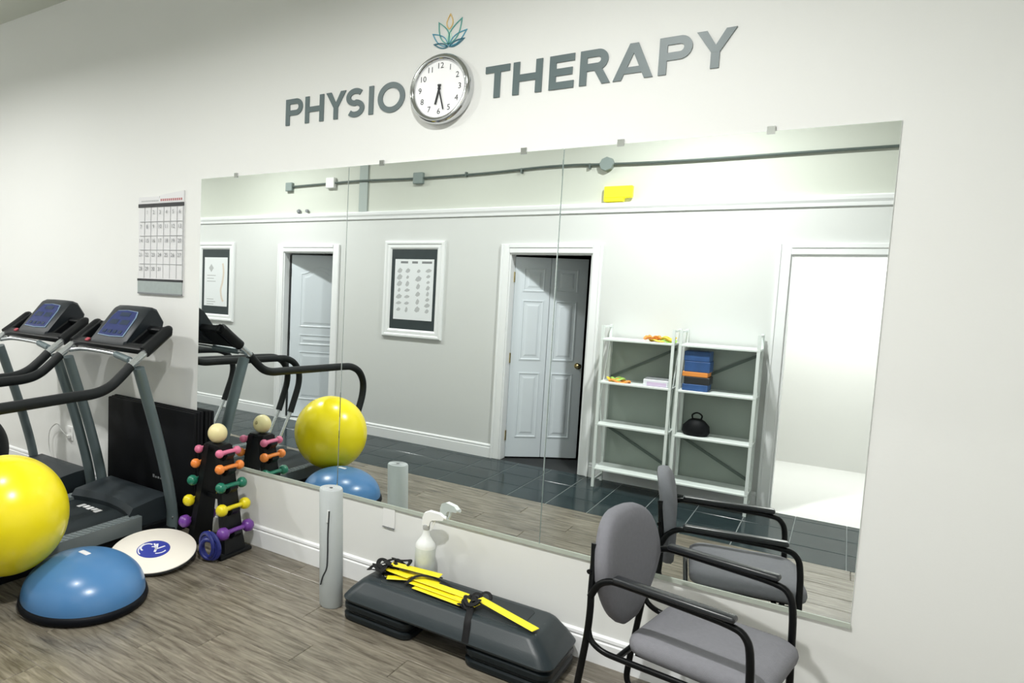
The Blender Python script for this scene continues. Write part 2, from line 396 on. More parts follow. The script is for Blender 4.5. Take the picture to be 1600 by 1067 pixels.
def raised_panel(x0, x1, z0, z1, arch=0.0, y=0.0, sgn=1):
    """moulded panel on a door face at local y (outwards = +y*sgn): frame bead plus raised field"""
    def outline(i):
        a, b2, c, d = x0+i, x1-i, z0+i, z1-i
        pts = [(a, c), (b2, c), (b2, d)]
        if arch:
            n = 14
            for k in range(1, n):
                t = k/n; x = b2+(a-b2)*t
                pts.append((x, d+arch*(0.5-0.5*math.cos(2*PI*t))))
        pts.append((a, d)); return pts
    bm = new_bm(); s = sgn
    rings = [[(p[0], y+s*h, p[1]) for p in outline(i)] for i, h in ((0, -0.002), (0, 0.004), (0.012, 0.006), (0.022, -0.001), (0.036, -0.001), (0.060, 0.005))]
    addloft(bm, rings, cap=True); return bm
def leaf(root, parent_loc, rz, wd, ht, panels, thick=0.036):
    """door leaf hinged at local x=0, y from 0 to -thick, panels on the +y face (towards the room)"""
    bm = new_bm(); addbevbox(bm, (0, -thick, 0.0), (wd, 0, ht), 0.003, 1)
    lf = mkobj('door_leaf', bm, 'door_paint', root); lf.location = parent_loc; lf.rotation_euler = (0, 0, rz)
    for p in panels:
        mkobj('panel', raised_panel(*p), 'door_paint', lf)
    return lf
def hinges(lf, zs, thick=0.036, mname='brass', x=0.0):
    for z in zs:
        bm = new_bm(); addcyl(bm, (x-0.008, 0.004, z-0.05), (x-0.008, 0.004, z+0.05), 0.008, 8); addbox(bm, (x-0.008, -0.03, z-0.05), (x+0.002, 0.001, z+0.05))
        mkobj('hinge', bm, mname, lf)
def shell(name, x0, x1, depth, label, mname, extra=0.35, h=2.5):
    """plain box of a room behind an opening, open towards the gym"""
    bm = new_bm(); ya, yb = -ROOM_W-WT-depth, -ROOM_W-WT; t = 0.05
    a, b2 = x0-extra, x1+extra
    addbox(bm, (a-t, ya-t, -0.08), (b2+t, ya, h)); addbox(bm, (a-t, ya, -0.08), (a, yb, h)); addbox(bm, (b2, ya, -0.08), (b2+t, yb, h))
    addbox(bm, (a, ya, h), (b2, yb, h+t)); addbox(bm, (a, ya, -0.08), (b2, yb, -0.003)); addbox(bm, (x0, -ROOM_W-WT, -0.08), (x1, -ROOM_W, -0.003))
    struct(name, bm, mname, label, 'wall')
shell('wall_closet_1', D1[0], D1[1], 1.1, 'dim side room behind the arched-panel door', 'wall_opposite', 0.3)
shell('wall_closet_2', D2[0], D2[1], 1.1, 'side room behind the six-panel door, its shade painted near-black', 'room_shade_black', 0.5)
shell('wall_hall', D3[0], D3[1], 2.0, 'bright hallway behind the open doorway', 'hall', 0.3)
# door 1: arched panel, opened inwards
dr = thing('door_1', 'white door with an arched top panel, ajar, reflected in the mirror', 'door', (D1[0], -ROOM_W, 0), 0, None, 'structure')
casing(dr, D1)
W1 = 0.745
lf = leaf(dr, (0.045, -0.10, 0.012), -R(24), W1, 2.0, [(0.12, W1-0.12, 1.12, 1.78, 0.085), (0.12, W1-0.12, 0.90, 1.03, 0.0), (0.12, W1-0.12, 0.22, 0.82, 0.0)])
hinges(lf, (0.25, 1.0, 1.78), mname='ink'); 
bm = new_bm(); addbox(bm, (-0.028, -0.03, 0.0), (0.004, -0.004, 2.0)); mkobj('hinge_gap_shade', bm, 'ink', lf)  # black strip painted in for the dark gap beside the hinges
# door 2: two leaves of three panels
dr = thing('door_2', 'white six-panel door standing open, reflected beside the shelf unit', 'door', (D2[0], -ROOM_W, 0), 0, None, 'structure')
casing(dr, D2)
HW = 0.362; P3 = [(0.085, HW-0.055, 1.66, 1.90), (0.085, HW-0.055, 0.98, 1.58), (0.085, HW-0.055, 0.20, 0.86)]
P3b = [(0.05, HW-0.09, *p[2:]) for p in P3]
a1, a2 = -R(41), -R(36)
l1 = leaf(dr, (0.026, -0.10, 0.012), a1, HW, 2.0, P3); hinges(l1, (0.22, 1.0, 1.8))
l2 = leaf(dr, (0.026+(HW+0.004)*math.cos(a1), -0.10+(HW+0.004)*math.sin(a1), 0.012), a2, HW, 2.0, P3b)
bm = new_bm(); addlathe(bm, [(0, 0.062), (0.016, 0.060), (0.027, 0.048), (0.026, 0.036), (0.012, 0.026), (0.012, 0.008), (0.028, 0.006), (0.030, 0)], (0,0,0), 20, Matrix.Translation((HW-0.05, 0, 0.94)) @ Matrix.Rotation(R(-90), 4, 'X'))
mkobj('knob', bm, 'brass', l2, True)
# door 3: the open doorway the picture is taken from
dr = thing('door_3', 'open doorway with white casing facing the mirror', 'door', (D3[0], -ROOM_W, 0), 0, None, 'structure')
casing(dr, D3)

# ------------------------------------------------------------------ mirror
MZ0, MZ1 = 0.482, 2.346; mxs = [-3.522, -2.318, -1.108, 0.100]
mr_ = thing('wall_mirror', 'long frameless wall mirror in tall sheets below the lettering', 'mirror', (-1.7, 0, 0))
for i in range(3):
    bm = new_bm(); g = 0.0015
    a, b2 = mxs[i]+(g if i else 0), mxs[i+1]-g
    addloft(bm, [[(a, 0.0031, MZ0), (b2, 0.0031, MZ0), (b2, 0.0031, MZ1), (a, 0.0031, MZ1)], [(a, 0.0, MZ0), (b2, 0.0, MZ0), (b2, 0.0, MZ1), (a, 0.0, MZ1)], [(a+g, -0.002, MZ0+g), (b2-g, -0.002, MZ0+g), (b2-g, -0.002, MZ1-g), (a+g, -0.002, MZ1-g)]])
    part(mr_, 'mirror_panel', bm, 'mirror')
bm = new_bm(); addbox(bm, (mxs[0]+0.004, 0.0032, MZ0+0.004), (mxs[3]-0.004, 0.0039, MZ1-0.004)); part(mr_, 'seam_dark_sheet', bm, 'junction_grey')  # grey sheet added so the panel seams read dark, hiding the lit wall
bm = new_bm(); addprism(bm, [(0.0035, MZ0-0.014), (-0.006, MZ0-0.014), (-0.006, MZ0+0.006), (-0.0021, MZ0+0.006), (-0.0021, MZ0-0.0008), (0.0035, MZ0-0.0008)], mxs[0], mxs[3], 'x')
part(mr_, 'bottom_channel', bm, 'mirror_edge')
for x in (-3.2, -2.1, -1.3, -0.86, -0.3):
    bm = new_bm(); addbox(bm, (x-0.014, -0.006, MZ1-0.012), (x+0.014, 0.0035, MZ1+0.018)); part(mr_, 'clip', bm, 'chrome')

# ================================================================== lettering on the wall
LZ, LH = 2.6155, 0.151
def arc(cx, cz, rx, rz, a0, a1, n=18): return [(cx+rx*math.cos(R(a0+(a1-a0)*k/n)), cz+rz*math.sin(R(a0+(a1-a0)*k/n))) for k in range(n+1)]
def letter_bm(ch, x0, x1, t):
    bm = new_bm(); z0, z1 = LZ, LZ+LH; h = t/2; ya, yb = 0.0045, -0.002; w = x1-x0; zm = (z0+z1)/2
    cnt = [0]
    def S(pts, c=False, tt=t):
        cnt[0] += 1; addstroke(bm, pts, tt, ya, yb-0.00025*cnt[0], c)
    if ch in 'PR':
        S([(x0+h, z0), (x0+h, z1)]); rb = (z1-z0)*(0.315 if ch == 'P' else 0.30); cz = z1-rb; rx = min(rb-h, w*0.5)
        xr = (x1 if ch == 'P' else x1-0.012)-h-rx
        S([(x0+h, z1-h), (xr, z1-h)]+arc(xr, cz, rx, rb-h, 90, -90)[1:]+[(x0+h, cz-rb+h)])
        if ch == 'R': addprism(bm, [(xr-0.022, cz-rb+h), (xr-0.022+t*1.15, cz-rb+h), (x1, z0), (x1-t*1.15, z0)], ya, yb-0.0009)
    elif ch == 'H':
        S([(x0+h, z0), (x0+h, z1)]); S([(x1-h, z0), (x1-h, z1)]); S([(x0+h, zm), (x1-h, zm)])
    elif ch == 'Y':
        xm = (x0+x1)/2; S([(xm, z0), (xm, zm)]); tw = t*1.18; zk = zm-0.012
        addprism(bm, [(x0, z1), (x0+tw, z1), (xm+h, zk), (xm-h, zk)], ya, yb-0.0006); addprism(bm, [(x1-tw, z1), (x1, z1), (xm+h, zk), (xm-h, zk)], ya, yb-0.0008)
    elif ch == 'S':
        rx = w/2-h; ra = (LH+0.006)/4-h/2+0.001; xm = (x0+x1)/2; zt = z1-h-ra+0.003; zb = z0+h+ra-0.003
        S(arc(xm, zt, rx, ra, 38, 270, 24)+arc(xm, zb, rx, ra, 90, -142, 24)[1:])
    elif ch == 'I': S([((x0+x1)/2, z0), ((x0+x1)/2, z1)])
    elif ch == 'O': S(arc((x0+x1)/2, zm, w/2-h, LH/2+0.004-h, 0, 360, 40)[:-1], True)
    elif ch == 'T': S([(x0, z1-h), (x1, z1-h)]); S([((x0+x1)/2, z0), ((x0+x1)/2, z1)])
    elif ch == 'E':
        S([(x0+h, z0), (x0+h, z1)])
        S([(x0+h, z1-h), (x1, z1-h)]); S([(x0+h, zm), (x1-0.008, zm)]); S([(x0+h, z0+h), (x1, z0+h)])
    elif ch == 'A':
        xm = (x0+x1)/2; tw = t*1.10; zb = z0+LH*0.26
        addprism(bm, [(x0, z0), (x0+tw, z0), (xm+tw/2, z1), (xm-tw/2, z1)], ya, yb-0.0006); addprism(bm, [(x1-tw, z0), (x1, z0), (xm+tw/2, z1), (xm-tw/2, z1)], ya, yb-0.0008)
        S([(x0+w*0.2, zb), (x1-w*0.2, zb)], False, t*0.85)
    return bm
word = thing('wall_lettering', 'dark grey wall letters PHYSIO left of the clock', 'sign', (-2.38, 0, LZ), 0, 'wall lettering')
for ch, a, b2 in (('P', -2.799, -2.671), ('H', -2.651, -2.514), ('Y', -2.497, -2.358), ('S', -2.355, -2.232), ('I', -2.209, -2.166), ('O', -2.144, -1.974)):
    part(word, 'letter', letter_bm(ch, a, b2, 0.030), 'letter')
word = thing('wall_lettering', 'dark grey wall letters THERAPY right of the clock', 'sign', (-1.0, 0, LZ), 0, 'wall lettering')
for ch, a, b2 in (('T', -1.518, -1.393), ('H', -1.376, -1.233), ('E', -1.200, -1.085), ('R', -1.060, -0.925), ('A', -0.914, -0.750), ('P', -0.730, -0.603), ('Y', -0.590, -0.445)):
    part(word, 'letter', letter_bm(ch, a, b2, 0.032), 'letter')
# lotus emblem
lot = thing('lotus_emblem', 'small line-drawn lotus emblem in orange, green and blue above the clock', 'emblem', (-1.73, 0, 2.90))
def petal(tip, base, bulge, n=10, skew=0.5):
    t, b = Vector(tip), Vector(base); d = t-b; nn = Vector((-d.y, d.x)).normalized()
    L = [b+d*k/n+nn*bulge*math.sin(PI*(k/n)**(0.8)) for k in range(n+1)]; Rr = [b+d*k/n-nn*bulge*math.sin(PI*(k/n)**(0.8)) for k in range(n+1)]
    return [tuple(p) for p in L]+[tuple(p) for p in Rr[::-1][1:-1]]
bx, bz = -1.730, 2.905
for tip, base, bu, m_, wd in (((-1.727, 3.057), (bx, 2.985), 0.017, 'lotus_orange', 0.0042), ((-1.790, 3.026), (bx, 2.912), 0.024, 'lotus_green', 0.0045), ((-1.662, 3.026), (bx, 2.912), 0.024, 'lotus_green', 0.0045),
                         ((-1.823, 2.975), (bx-0.004, bz), 0.020, 'lotus_blue', 0.0042), ((-1.634, 2.966), (bx+0.004, bz), 0.020, 'lotus_blue', 0.0042),
                         ((-1.812, 2.922), (bx-0.006, bz-0.006), 0.011, 'lotus_dark', 0.0055), ((-1.646, 2.926), (bx+0.006, bz-0.006), 0.011, 'lotus_dark', 0.0055)):
    bm = new_bm(); addstroke(bm, petal(tip, base, bu), wd, 0.0045, -0.001, True); part(lot, 'petal', bm, m_)
bm = new_bm(); addprism(bm, petal((-1.729, 2.985), (bx, 2.912), 0.016), 0.0042, 0.001, 'y'); part(lot, 'petal', bm, 'lotus_pale')
# clock
CX, CZ = -1.748, 2.686
ck = thing('wall_clock', 'round chrome-rimmed wall clock with white dial between the two words', 'clock', (CX, 0.004, CZ))
RX = Matrix.Translation((CX, 0.004, CZ)) @ Matrix.Rotation(R(90), 4, 'X')   # local z -> -y
bm = new_bm(); addlathe(bm, [(0.140, 0.040), (0.140, 0.050), (0.147, 0.058), (0.156, 0.060), (0.165, 0.055), (0.171, 0.044), (0.173, 0.025), (0.170, 0.002), (0.160, 0.0)], (0,0,0), 64, RX); part(ck, 'rim', bm, 'chrome', True, 60)
bm = new_bm(); addlathe(bm, [(0, 0.042), (0.142, 0.042), (0.142, 0.036), (0, 0.036)], (0,0,0), 64, RX); dial = part(ck, 'dial', bm, 'clock_face')
for k in range(1, 13):
    a = R(90-30*k); bm = text_bm(str(k), 0.040, Matrix.Translation((CX+0.112*math.cos(a), 0.004-0.0432, CZ+0.112*math.sin(a))) @ Matrix.Rotation(R(90), 4, 'X'))
    sub(ck, dial, 'numeral', bm, 'ink')
def hand(name, ang, ln, wd, y):
    a = R(90-ang); d = Vector((math.cos(a), math.sin(a))); bm = new_bm()
    addstroke(bm, [(CX-d.x*0.022, CZ-d.y*0.022), (CX+d.x*ln, CZ+d.y*ln)], wd, y, y-0.0015); part(ck, name, bm, 'ink')
hand('hour_hand', 194, 0.078, 0.011, -0.0420); hand('minute_hand', 165, 0.108, 0.0075, -0.0440)
bm = new_bm(); addlathe(bm, [(0, 0.052), (0.007, 0.051), (0.007, 0.042)], (0,0,0), 16, RX); part(ck, 'hand_cap', bm, 'ink', True)
# calendar
cal = thing('wall_calendar', 'large paper month calendar hanging above the treadmills', 'calendar', (-3.92, 0, 1.56))
ca, cb, c0, c1 = -4.166, -3.682, 1.565, 2.205
bm = new_bm(); n = 8
addloft(bm, [[(ca+(cb-ca)*k/n, 0.0035, z) for k in range(n+1)]+[(ca+(cb-ca)*k/n, -0.004-0.004*math.sin(PI*k/n)*(1-(z-c0)/(c1-c0)), z) for k in range(n, -1, -1)] for z in (c0, c0+0.2, c0+0.45, c1)])
sheet = part(cal, 'sheet', bm, 'paper')
bm = new_bm(); addbox(bm, (ca, 0.0035, c1), (cb-0.26, -0.005, c1+0.045)); addprism(bm, [(cb-0.27, c1), (cb-0.004, c1), (cb-0.004, c1+0.075), (cb-0.05, c1+0.070), (cb-0.25, c1+0.052)], 0.0035, -0.006); part(cal, 'header_strip', bm, 'paper')
bm = new_bm(); addbox(bm, (ca, -0.0042, c1-0.028), (cb, -0.0095, c1-0.004)); part(cal, 'top_bar', bm, 'ink')
bm = new_bm(); addbox(bm, (ca, -0.0042, c0+0.092), (cb, -0.0128, c0+0.108)); part(cal, 'lower_bar', bm, 'ink')
bm = new_bm(); addbox(bm, (ca+0.004, -0.0042, c0+0.004), (cb-0.004, -0.0124, c0+0.092)); part(cal, 'footer', bm, 'paper_grey')
bm = new_bm(); addbox(bm, (ca+0.004, -0.0042, c0), (cb-0.004, -0.0128, c0+0.010)); part(cal, 'bottom_bar', bm, 'ink_grey')
bm = new_bm(); g0, g1 = c0+0.115, c1-0.03; rowh = (g1-g0)/5; colw = (cb-ca)/7
for r in range(1, 5): addbox(bm, (ca+0.02, -0.004, g0+r*rowh-0.002), (cb-0.012, -0.0095, g0+r*rowh+0.002))
addbox(bm, (cb-0.010, -0.004, g0), (cb-0.003, -0.0095, g1))
for c in range(1, 7): addbox(bm, (ca+c*colw-0.0004, -0.004, g0), (ca+c*colw+0.0004, -0.0095, g1))
sub(cal, sheet, 'grid_lines', bm, 'ink_faint')['kind'] = 'stuff'
bm = new_bm()
for r in range(5):
    for c in range(7):
        d = r*7+c
        if 1 <= d <= 31:
            join(bm, text_bm(str(d), 0.038, Matrix.Translation((ca+(c+0.45)*colw, -0.0100, g1-(r+0.36)*rowh)) @ Matrix.Rotation(R(90), 4, 'X')))
sub(cal, sheet, 'dates', bm, 'ink_grey')['kind'] = 'stuff'
bm = new_bm()
for k in range(10): addbox(bm, (ca+0.03+k*0.019, -0.0052, c1+0.010), (ca+0.044+k*0.019, -0.0056, c1+0.020))
sub(cal, sheet, 'print_marks', bm, 'ink_faint')['kind'] = 'stuff'
bm = new_bm()
for k in range(11): addbox(bm, (cb-0.245+k*0.021, -0.0062, c1+0.010), (cb-0.230+k*0.021, -0.0066, c1+0.026))
sub(cal, sheet, 'print_marks', bm, 'ink_red')['kind'] = 'stuff'
# sockets
def socket(name, label, x, z, wd, ht, holes=True, y=0.004):
    t = thing(name, label, 'socket', (x, y, z))
    bm = new_bm(); addbevbox(bm, (x-wd/2, y-0.007, z-ht/2), (x+wd/2, y, z+ht/2), 0.003, 2); part(t, 'plate', bm, 'outlet_white')
    if holes:
        for s in (-1, 1):
            bm = new_bm(); addbevbox(bm, (x-0.016, y-0.0085, z+s*0.026-0.016), (x+0.016, y-0.005, z+s*0.026+0.016), 0.003, 1); part(t, 'receptacle', bm, 'cord_white')
    return t
socket('wall_socket', 'white wall socket with a plugged cord behind the treadmills', -5.02, 0.395, 0.075, 0.118)
t = socket('cover_plate', 'blank white cover plate under the mirror', -1.958, 0.418, 0.078, 0.118, False)
bm = new_bm(); addbox(bm, (-1.995, -0.006, 0.357), (-1.92, 0.003, 0.3605)); part(t, 'lip', bm, 'ink_grey')
t = thing('power_cord', 'thin pale power cord looping from the socket to the floor', 'cord', (-5.05, -0.03, 0.0))
bm = new_bm(); addbevbox(bm, (-5.035, -0.030, 0.355), (-5.005, -0.004, 0.385), 0.005, 1); part(t, 'plug', bm, 'outlet_white')
bm = new_bm(); addtube(bm, [(-5.02, -0.03, 0.37), (-5.06, -0.05, 0.42), (-5.15, -0.04, 0.46), (-5.27, -0.03, 0.38), (-5.28, -0.03, 0.24), (-5.2, -0.04, 0.14), (-5.08, -0.06, 0.06), (-4.95, -0.08, 0.006)], 0.004, 8); part(t, 'cable', bm, 'cord_white', True)

# ================================================================== treadmills
def make_treadmill(label):
    xr = -3.545; xl = xr-0.765; xc = (xr+xl)/2
    t = thing('treadmill', label, 'treadmill', (xc, -1.0, 0), 0, 'treadmills facing the wall')
    # deck
    for s, x in ((1, xr-0.045), (-1, xl+0.045)):
        bm = new_bm(); a, b2 = sorted((x+s*0.035, x-s*0.045))
        addprism(bm, [(-0.42, 0.06), (-0.42, 0.155), (-1.72, 0.135), (-1.78, 0.115), (-1.78, 0.05)], a, b2, 'x')
        rl = part(t, 'side_rail', bm, 'rail')
        bm = new_bm()
        for k in range(34):
            y = -0.47-k*0.036; z = 0.1545-(k*0.036+0.05)/1.3*0.020
            m = Matrix.Translation(((a+b2)/2, y, z)) @ Matrix.Rotation(R(18*s), 4, 'Z')
            addbox(bm, (-0.034, -0.008, -0.004), (0.034, 0.008, 0.004), m)
        o = sub(t, rl, 'grip_ribs', bm, 'rail'); o['kind'] = 'stuff'
    bm = new_bm(); addprism(bm, [(-0.30, 0.135), (-1.72, 0.118), (-1.755, 0.095), (-1.74, 0.06), (-0.30, 0.075)], xl+0.09, xr-0.09, 'x'); belt = part(t, 'belt', bm, 'belt')
    bm = new_bm()
    for k, (dx, dz) in enumerate(((0, 0.04), (0.045, 0.022), (0.09, 0.03), (0.135, 0.018), (0.175, 0.034))):
        addbox(bm, (xc-0.16+dx, -0.505-dz, 0.130), (xc-0.13+dx, -0.485, 0.1345)); addbox(bm, (xc-0.16+dx, -0.52-dz*0.4, 0.130), (xc-0.148+dx, -0.485, 0.1347))
    sub(t, belt, 'belt_print', bm, 'paper')['kind'] = 'stuff'
    bm = new_bm(); addbevbox(bm, (xl+0.03, -1.76, 0.0), (xr-0.03, -0.16, 0.075), 0.01, 2); part(t, 'base_frame', bm, 'black_plastic')
    # motor hood with curved front lip
    bm = new_bm(); rings = []; n = 12
    for k in range(n+1):
        u = k/n; x = xl+0.075+(xr-0.05-xl-0.075)*u; cv = 0.10*(1-(2*u-1)**2)
        rings.append([(x, -0.13, 0.03), (x, -0.13, 0.20), (x, -0.17, 0.235), (x, -0.28, 0.250-0.02*(2*u-1)**2), (x, -0.46-cv*0+0.06*(1-(2*u-1)**2), 0.205), (x, -0.49+0.07*(1-(2*u-1)**2), 0.165), (x, -0.47+0.07*(1-(2*u-1)**2), 0.06)])
    addloft(bm, rings); part(t, 'motor_hood', bm, 'dark_plastic', True, 35)
    # uprights
    for x in (xr, xl):
        bm = new_bm()
        addtube(bm, [(x, -0.185, 0.0), (x, -0.182, 0.12), (x, -0.215, 0.30), (x, -0.265, 0.49), (x, -0.331, 0.71), (x, -0.405, 0.93), (x, -0.470, 1.12)], 0.03, 14, True, 5, True, (0.031, 0.047)); up_ = part(t, 'upright', bm, 'treadmill_grey', True, 60)
        s = 1 if x == xr else -1
        bm = new_bm(); addcyl(bm, (x+s*0.027, -0.20, 0.10), (x+s*0.036, -0.20, 0.10), 0.009, 10); sub(t, up_, 'bolt', bm, 'silver')
        bm = new_bm(); addbevbox(bm, (x-0.045, -0.34, 0.0), (x+0.045, -0.10, 0.035), 0.008, 2); part(t, 'foot', bm, 'black_plastic')
        # joint and grip
        bm = new_bm(); addtube(bm, [(x, -0.535, 1.135), (x, -0.42, 1.212)], 0.024, 14, False); part(t, 'joint_sleeve', bm, 'silver', True)
        bm = new_bm(); addtube(bm, [(x, -0.425, 1.215), (x, -0.34, 1.272), (x, -0.25, 1.335), (x, -0.235, 1.340)], 0.038, 14, True, 4); part(t, 'grip', bm, 'black_plastic', True, 50)
        # long foam handrail and rear post
        bm = new_bm(); addtube(bm, [(x, -0.53, 1.135), (x, -0.60, 1.075), (x, -0.68, 1.020), (x, -0.78, 0.992), (x, -0.95, 0.986), (x, -1.35, 0.972), (x, -1.72, 0.960), (x, -1.85, 0.945), (x, -1.96, 0.895), (x, -2.03, 0.80), (x, -2.03, 0.68), (x, -1.97, 0.53), (x, -1.92, 0.42)], 0.031, 14, True, 5); part(t, 'handrail', bm, 'black_foam', True, 60)
        bm = new_bm(); addtube(bm, [(x, -1.925, 0.43), (x, -1.82, 0.25), (x, -1.70, 0.05)], 0.018, 12); addbevbox(bm, (x-0.02, -1.80, 0.02), (x+0.02, -1.60, 0.07), 0.006, 1); part(t, 'rear_post', bm, 'silver', True, 50)
    # crossbar
    bm = new_bm(); addtube(bm, [(xl, -0.47, 1.165), (xl+0.10, -0.425, 1.18), (xc-0.05, -0.42, 1.18), (xc+0.12, -0.43, 1.175), (xr-0.10, -0.47, 1.165), (xr, -0.50, 1.155)], 0.014, 12); cb_ = part(t, 'crossbar', bm, 'silver', True)
    bm = new_bm(); addtube(bm, [(xc+0.10, -0.43, 1.176), (xr-0.07, -0.482, 1.162)], 0.022, 12, False); sub(t, cb_, 'bar_sleeve', bm, 'treadmill_grey', True)
    # console tray: front beam, back beam, middle plate, side rims
    sl = math.atan2(0.14, 0.21)
    bm = new_bm()
    mt = Matrix.Translation((xc, -0.43, 1.215)) @ Matrix.Rotation(sl, 4, 'X')     # local y runs up the slope to the wall
    addbevbox(bm, (-0.37, -0.01, -0.02), (0.37, 0.055, 0.025), 0.012, 2, mt)
    addbevbox(bm, (-0.36, 0.21, -0.03), (0.36, 0.255, 0.015), 0.010, 2, mt)
    addbevbox(bm, (-0.20, 0.02, -0.035), (0.20, 0.25, 0.012), 0.008, 1, mt)
    for s in (-1, 1): addbevbox(bm, (s*0.355-0.028, 0.0, -0.03), (s*0.355+0.028, 0.25, 0.022), 0.010, 2, mt)
    addbox(bm, (-0.35, 0.03, -0.035), (0.35, 0.23, -0.028), mt)
    part(t, 'console_tray', bm, 'black_plastic', True, 35)
    # console head (side profile in y,z)
    bm = new_bm(); w0 = 0.19
    prof = [(-0.435, 1.235), (-0.428, 1.262), (-0.240, 1.470), (-0.205, 1.484), (-0.165, 1.470), (-0.105, 1.385), (-0.115, 1.345), (-0.330, 1.225)]
    rings = []
    for dx, k in ((-w0, 0.90), (-w0+0.018, 1.0), (-0.08, 1.02), (0.08, 1.02), (w0-0.018, 1.0), (w0, 0.90)):
        cy, cz = -0.27, 1.35; rings.append([(xc+dx, cy+(p[0]-cy)*k, cz+(p[1]-cz)*k) for p in prof])
    addloft(bm, rings); head = part(t, 'console_head', bm, 'head_plastic', True, 30)
    fa = math.atan2(0.208, 0.188); mf = Matrix.Translation((xc, -0.428, 1.262)) @ Matrix.Rotation(fa, 4, 'X'); FL = 0.28
    def face(pts, z0, z1):
        b_ = new_bm(); lo = [mf @ Vector((p[0], p[1], z0)) for p in pts]; hi = [mf @ Vector((p[0], p[1], z1)) for p in pts]; addloft(b_, [lo, hi]); return b_
    shp = lambda k: [(-0.150*k, 0.145-0.120*k), (0, 0.145-0.128*k), (0.150*k, 0.145-0.120*k), (0.142*k, 0.145+0.06*k), (0.118*k, 0.145+0.115*k), (0, 0.145+0.124*k), (-0.118*k, 0.145+0.115*k), (-0.142*k, 0.145+0.06*k)]
    sub(t, head, 'display_border', face(shp(0.90), 0.002, 0.0075), 'display_line')
    sub(t, head, 'display_panel', face(shp(0.865), 0.002, 0.010), 'display_blue')
    for a, b2, c, d in ((-0.045, 0.06, 0.200, 0.232), (-0.100, -0.015, 0.13, 0.17), (0.015, 0.100, 0.13, 0.17)):
        sub(t, head, 'readout', face([(a, c), (b2, c), (b2, d), (a, d)], 0.004, 0.0112), 'display_dark')
    for k in range(4): sub(t, head, 'button', face([(-0.10+k*0.055, 0.055), (-0.065+k*0.055, 0.055), (-0.065+k*0.055, 0.080), (-0.10+k*0.055, 0.080)], 0.004, 0.0125), 'display_dark')
    bm = new_bm(); addbevbox(bm, (-0.238, 0.008, 0.020), (-0.202, 0.038, 0.036), 0.006, 2, mt); part(t, 'safety_key', bm, 'red_key')
    return t
tm = make_treadmill('grey treadmill with blue display, nearer one beside the mirror')
dup(tm, (tm.location.x-0.915, -1.0, 0), 'grey treadmill with blue display, further left, partly cut off')

# ------------------------------------------------------------------ folded black gym mat against the wall
t = thing('folding_gym_mat', 'folded black gym mat standing upright behind the treadmill', 'gym mat', (-3.9, -0.055, 0))
for k in range(3):
    bm = new_bm(); addbevbox(bm, (-4.40+0.006*k, -0.036-0.029*k, 0.0), (-3.445, -0.009-0.029*k, 0.80-0.004*k), 0.009, 2); pn = part(t, 'mat_panel', bm, 'mat_black', True)
bm = new_bm()
for k, h in enumerate((0.022, 0.012, 0.014, 0.010, 0.013)): addbox(bm, (-3.86+k*0.026, -0.0948, 0.285), (-3.842+k*0.026, -0.0935, 0.285+h))
sub(t, pn, 'print_marks', bm, 'ink_grey')['kind'] = 'stuff'

# ------------------------------------------------------------------ balls, dome trainer, wobble board
t = thing('exercise_ball', 'large shiny yellow exercise ball leaning on the treadmill deck', 'exercise ball', (-3.41, -1.385, 0.142))
bm = new_bm(); addsphere(bm, (-3.41, -1.385, 0.446), 0.304, 64, 40); bl = part(t, 'ball_skin', bm, 'yellow_ball', True, 80)
bm = new_bm(); 
bmesh.ops.create_circle(bm, cap_ends=True, segments=16, radius=0.012, matrix=Matrix.Translation((-3.41, -1.385, 0.446)) @ Matrix.Rotation(R(-110), 4, 'Z') @ Matrix.Rotation(R(70), 4, 'Y') @ Matrix.Translation((0, 0, 0.3045)))
sub(t, bl, 'valve_plug', bm, 'paper')
t = thing('exercise_ball', 'black exercise ball on the far treadmill, cut off at the left edge', 'exercise ball', (-4.93, -0.89, 0.1305))
bm = new_bm(); addsphere(bm, (-4.93, -0.89, 0.4255), 0.295, 48, 32); bl = part(t, 'ball_skin', bm, 'black_foam', True, 80)
bm = new_bm(); bmesh.ops.create_circle(bm, cap_ends=True, segments=16, radius=0.012, matrix=Matrix.Translation((-4.93, -0.89, 0.4255)) @ Matrix.Translation((0, 0, 0.2955))); sub(t, bl, 'valve_plug', bm, 'ink_grey')
BC = (-3.10, -1.135, 0)
t = thing('balance_dome', 'blue half-ball balance trainer on a black base', 'balance trainer', BC)
bm = new_bm(); addlathe(bm, [(0, 0.004), (0.295, 0.0), (0.315, 0.008), (0.322, 0.025), (0.318, 0.042), (0.306, 0.050), (0, 0.050)], BC, 72); part(t, 'base', bm, 'bosu_base', True, 50)
bm = new_bm(); addlathe(bm, [(0.308*math.cos(R(a)), 0.046+0.205*math.sin(R(a))**0.92 if a else 0.046) for a in range(0, 88, 4)]+[(0, 0.2512)], BC, 72); dm = part(t, 'dome', bm, 'bosu_blue', True, 80)
bm = new_bm(); addbevbox(bm, (BC[0]-0.035, BC[1]-0.016, 0.249), (BC[0]+0.035, BC[1]+0.016, 0.2535), 0.003, 1, None); sub(t, dm, 'valve_label', bm, 'logo_white')
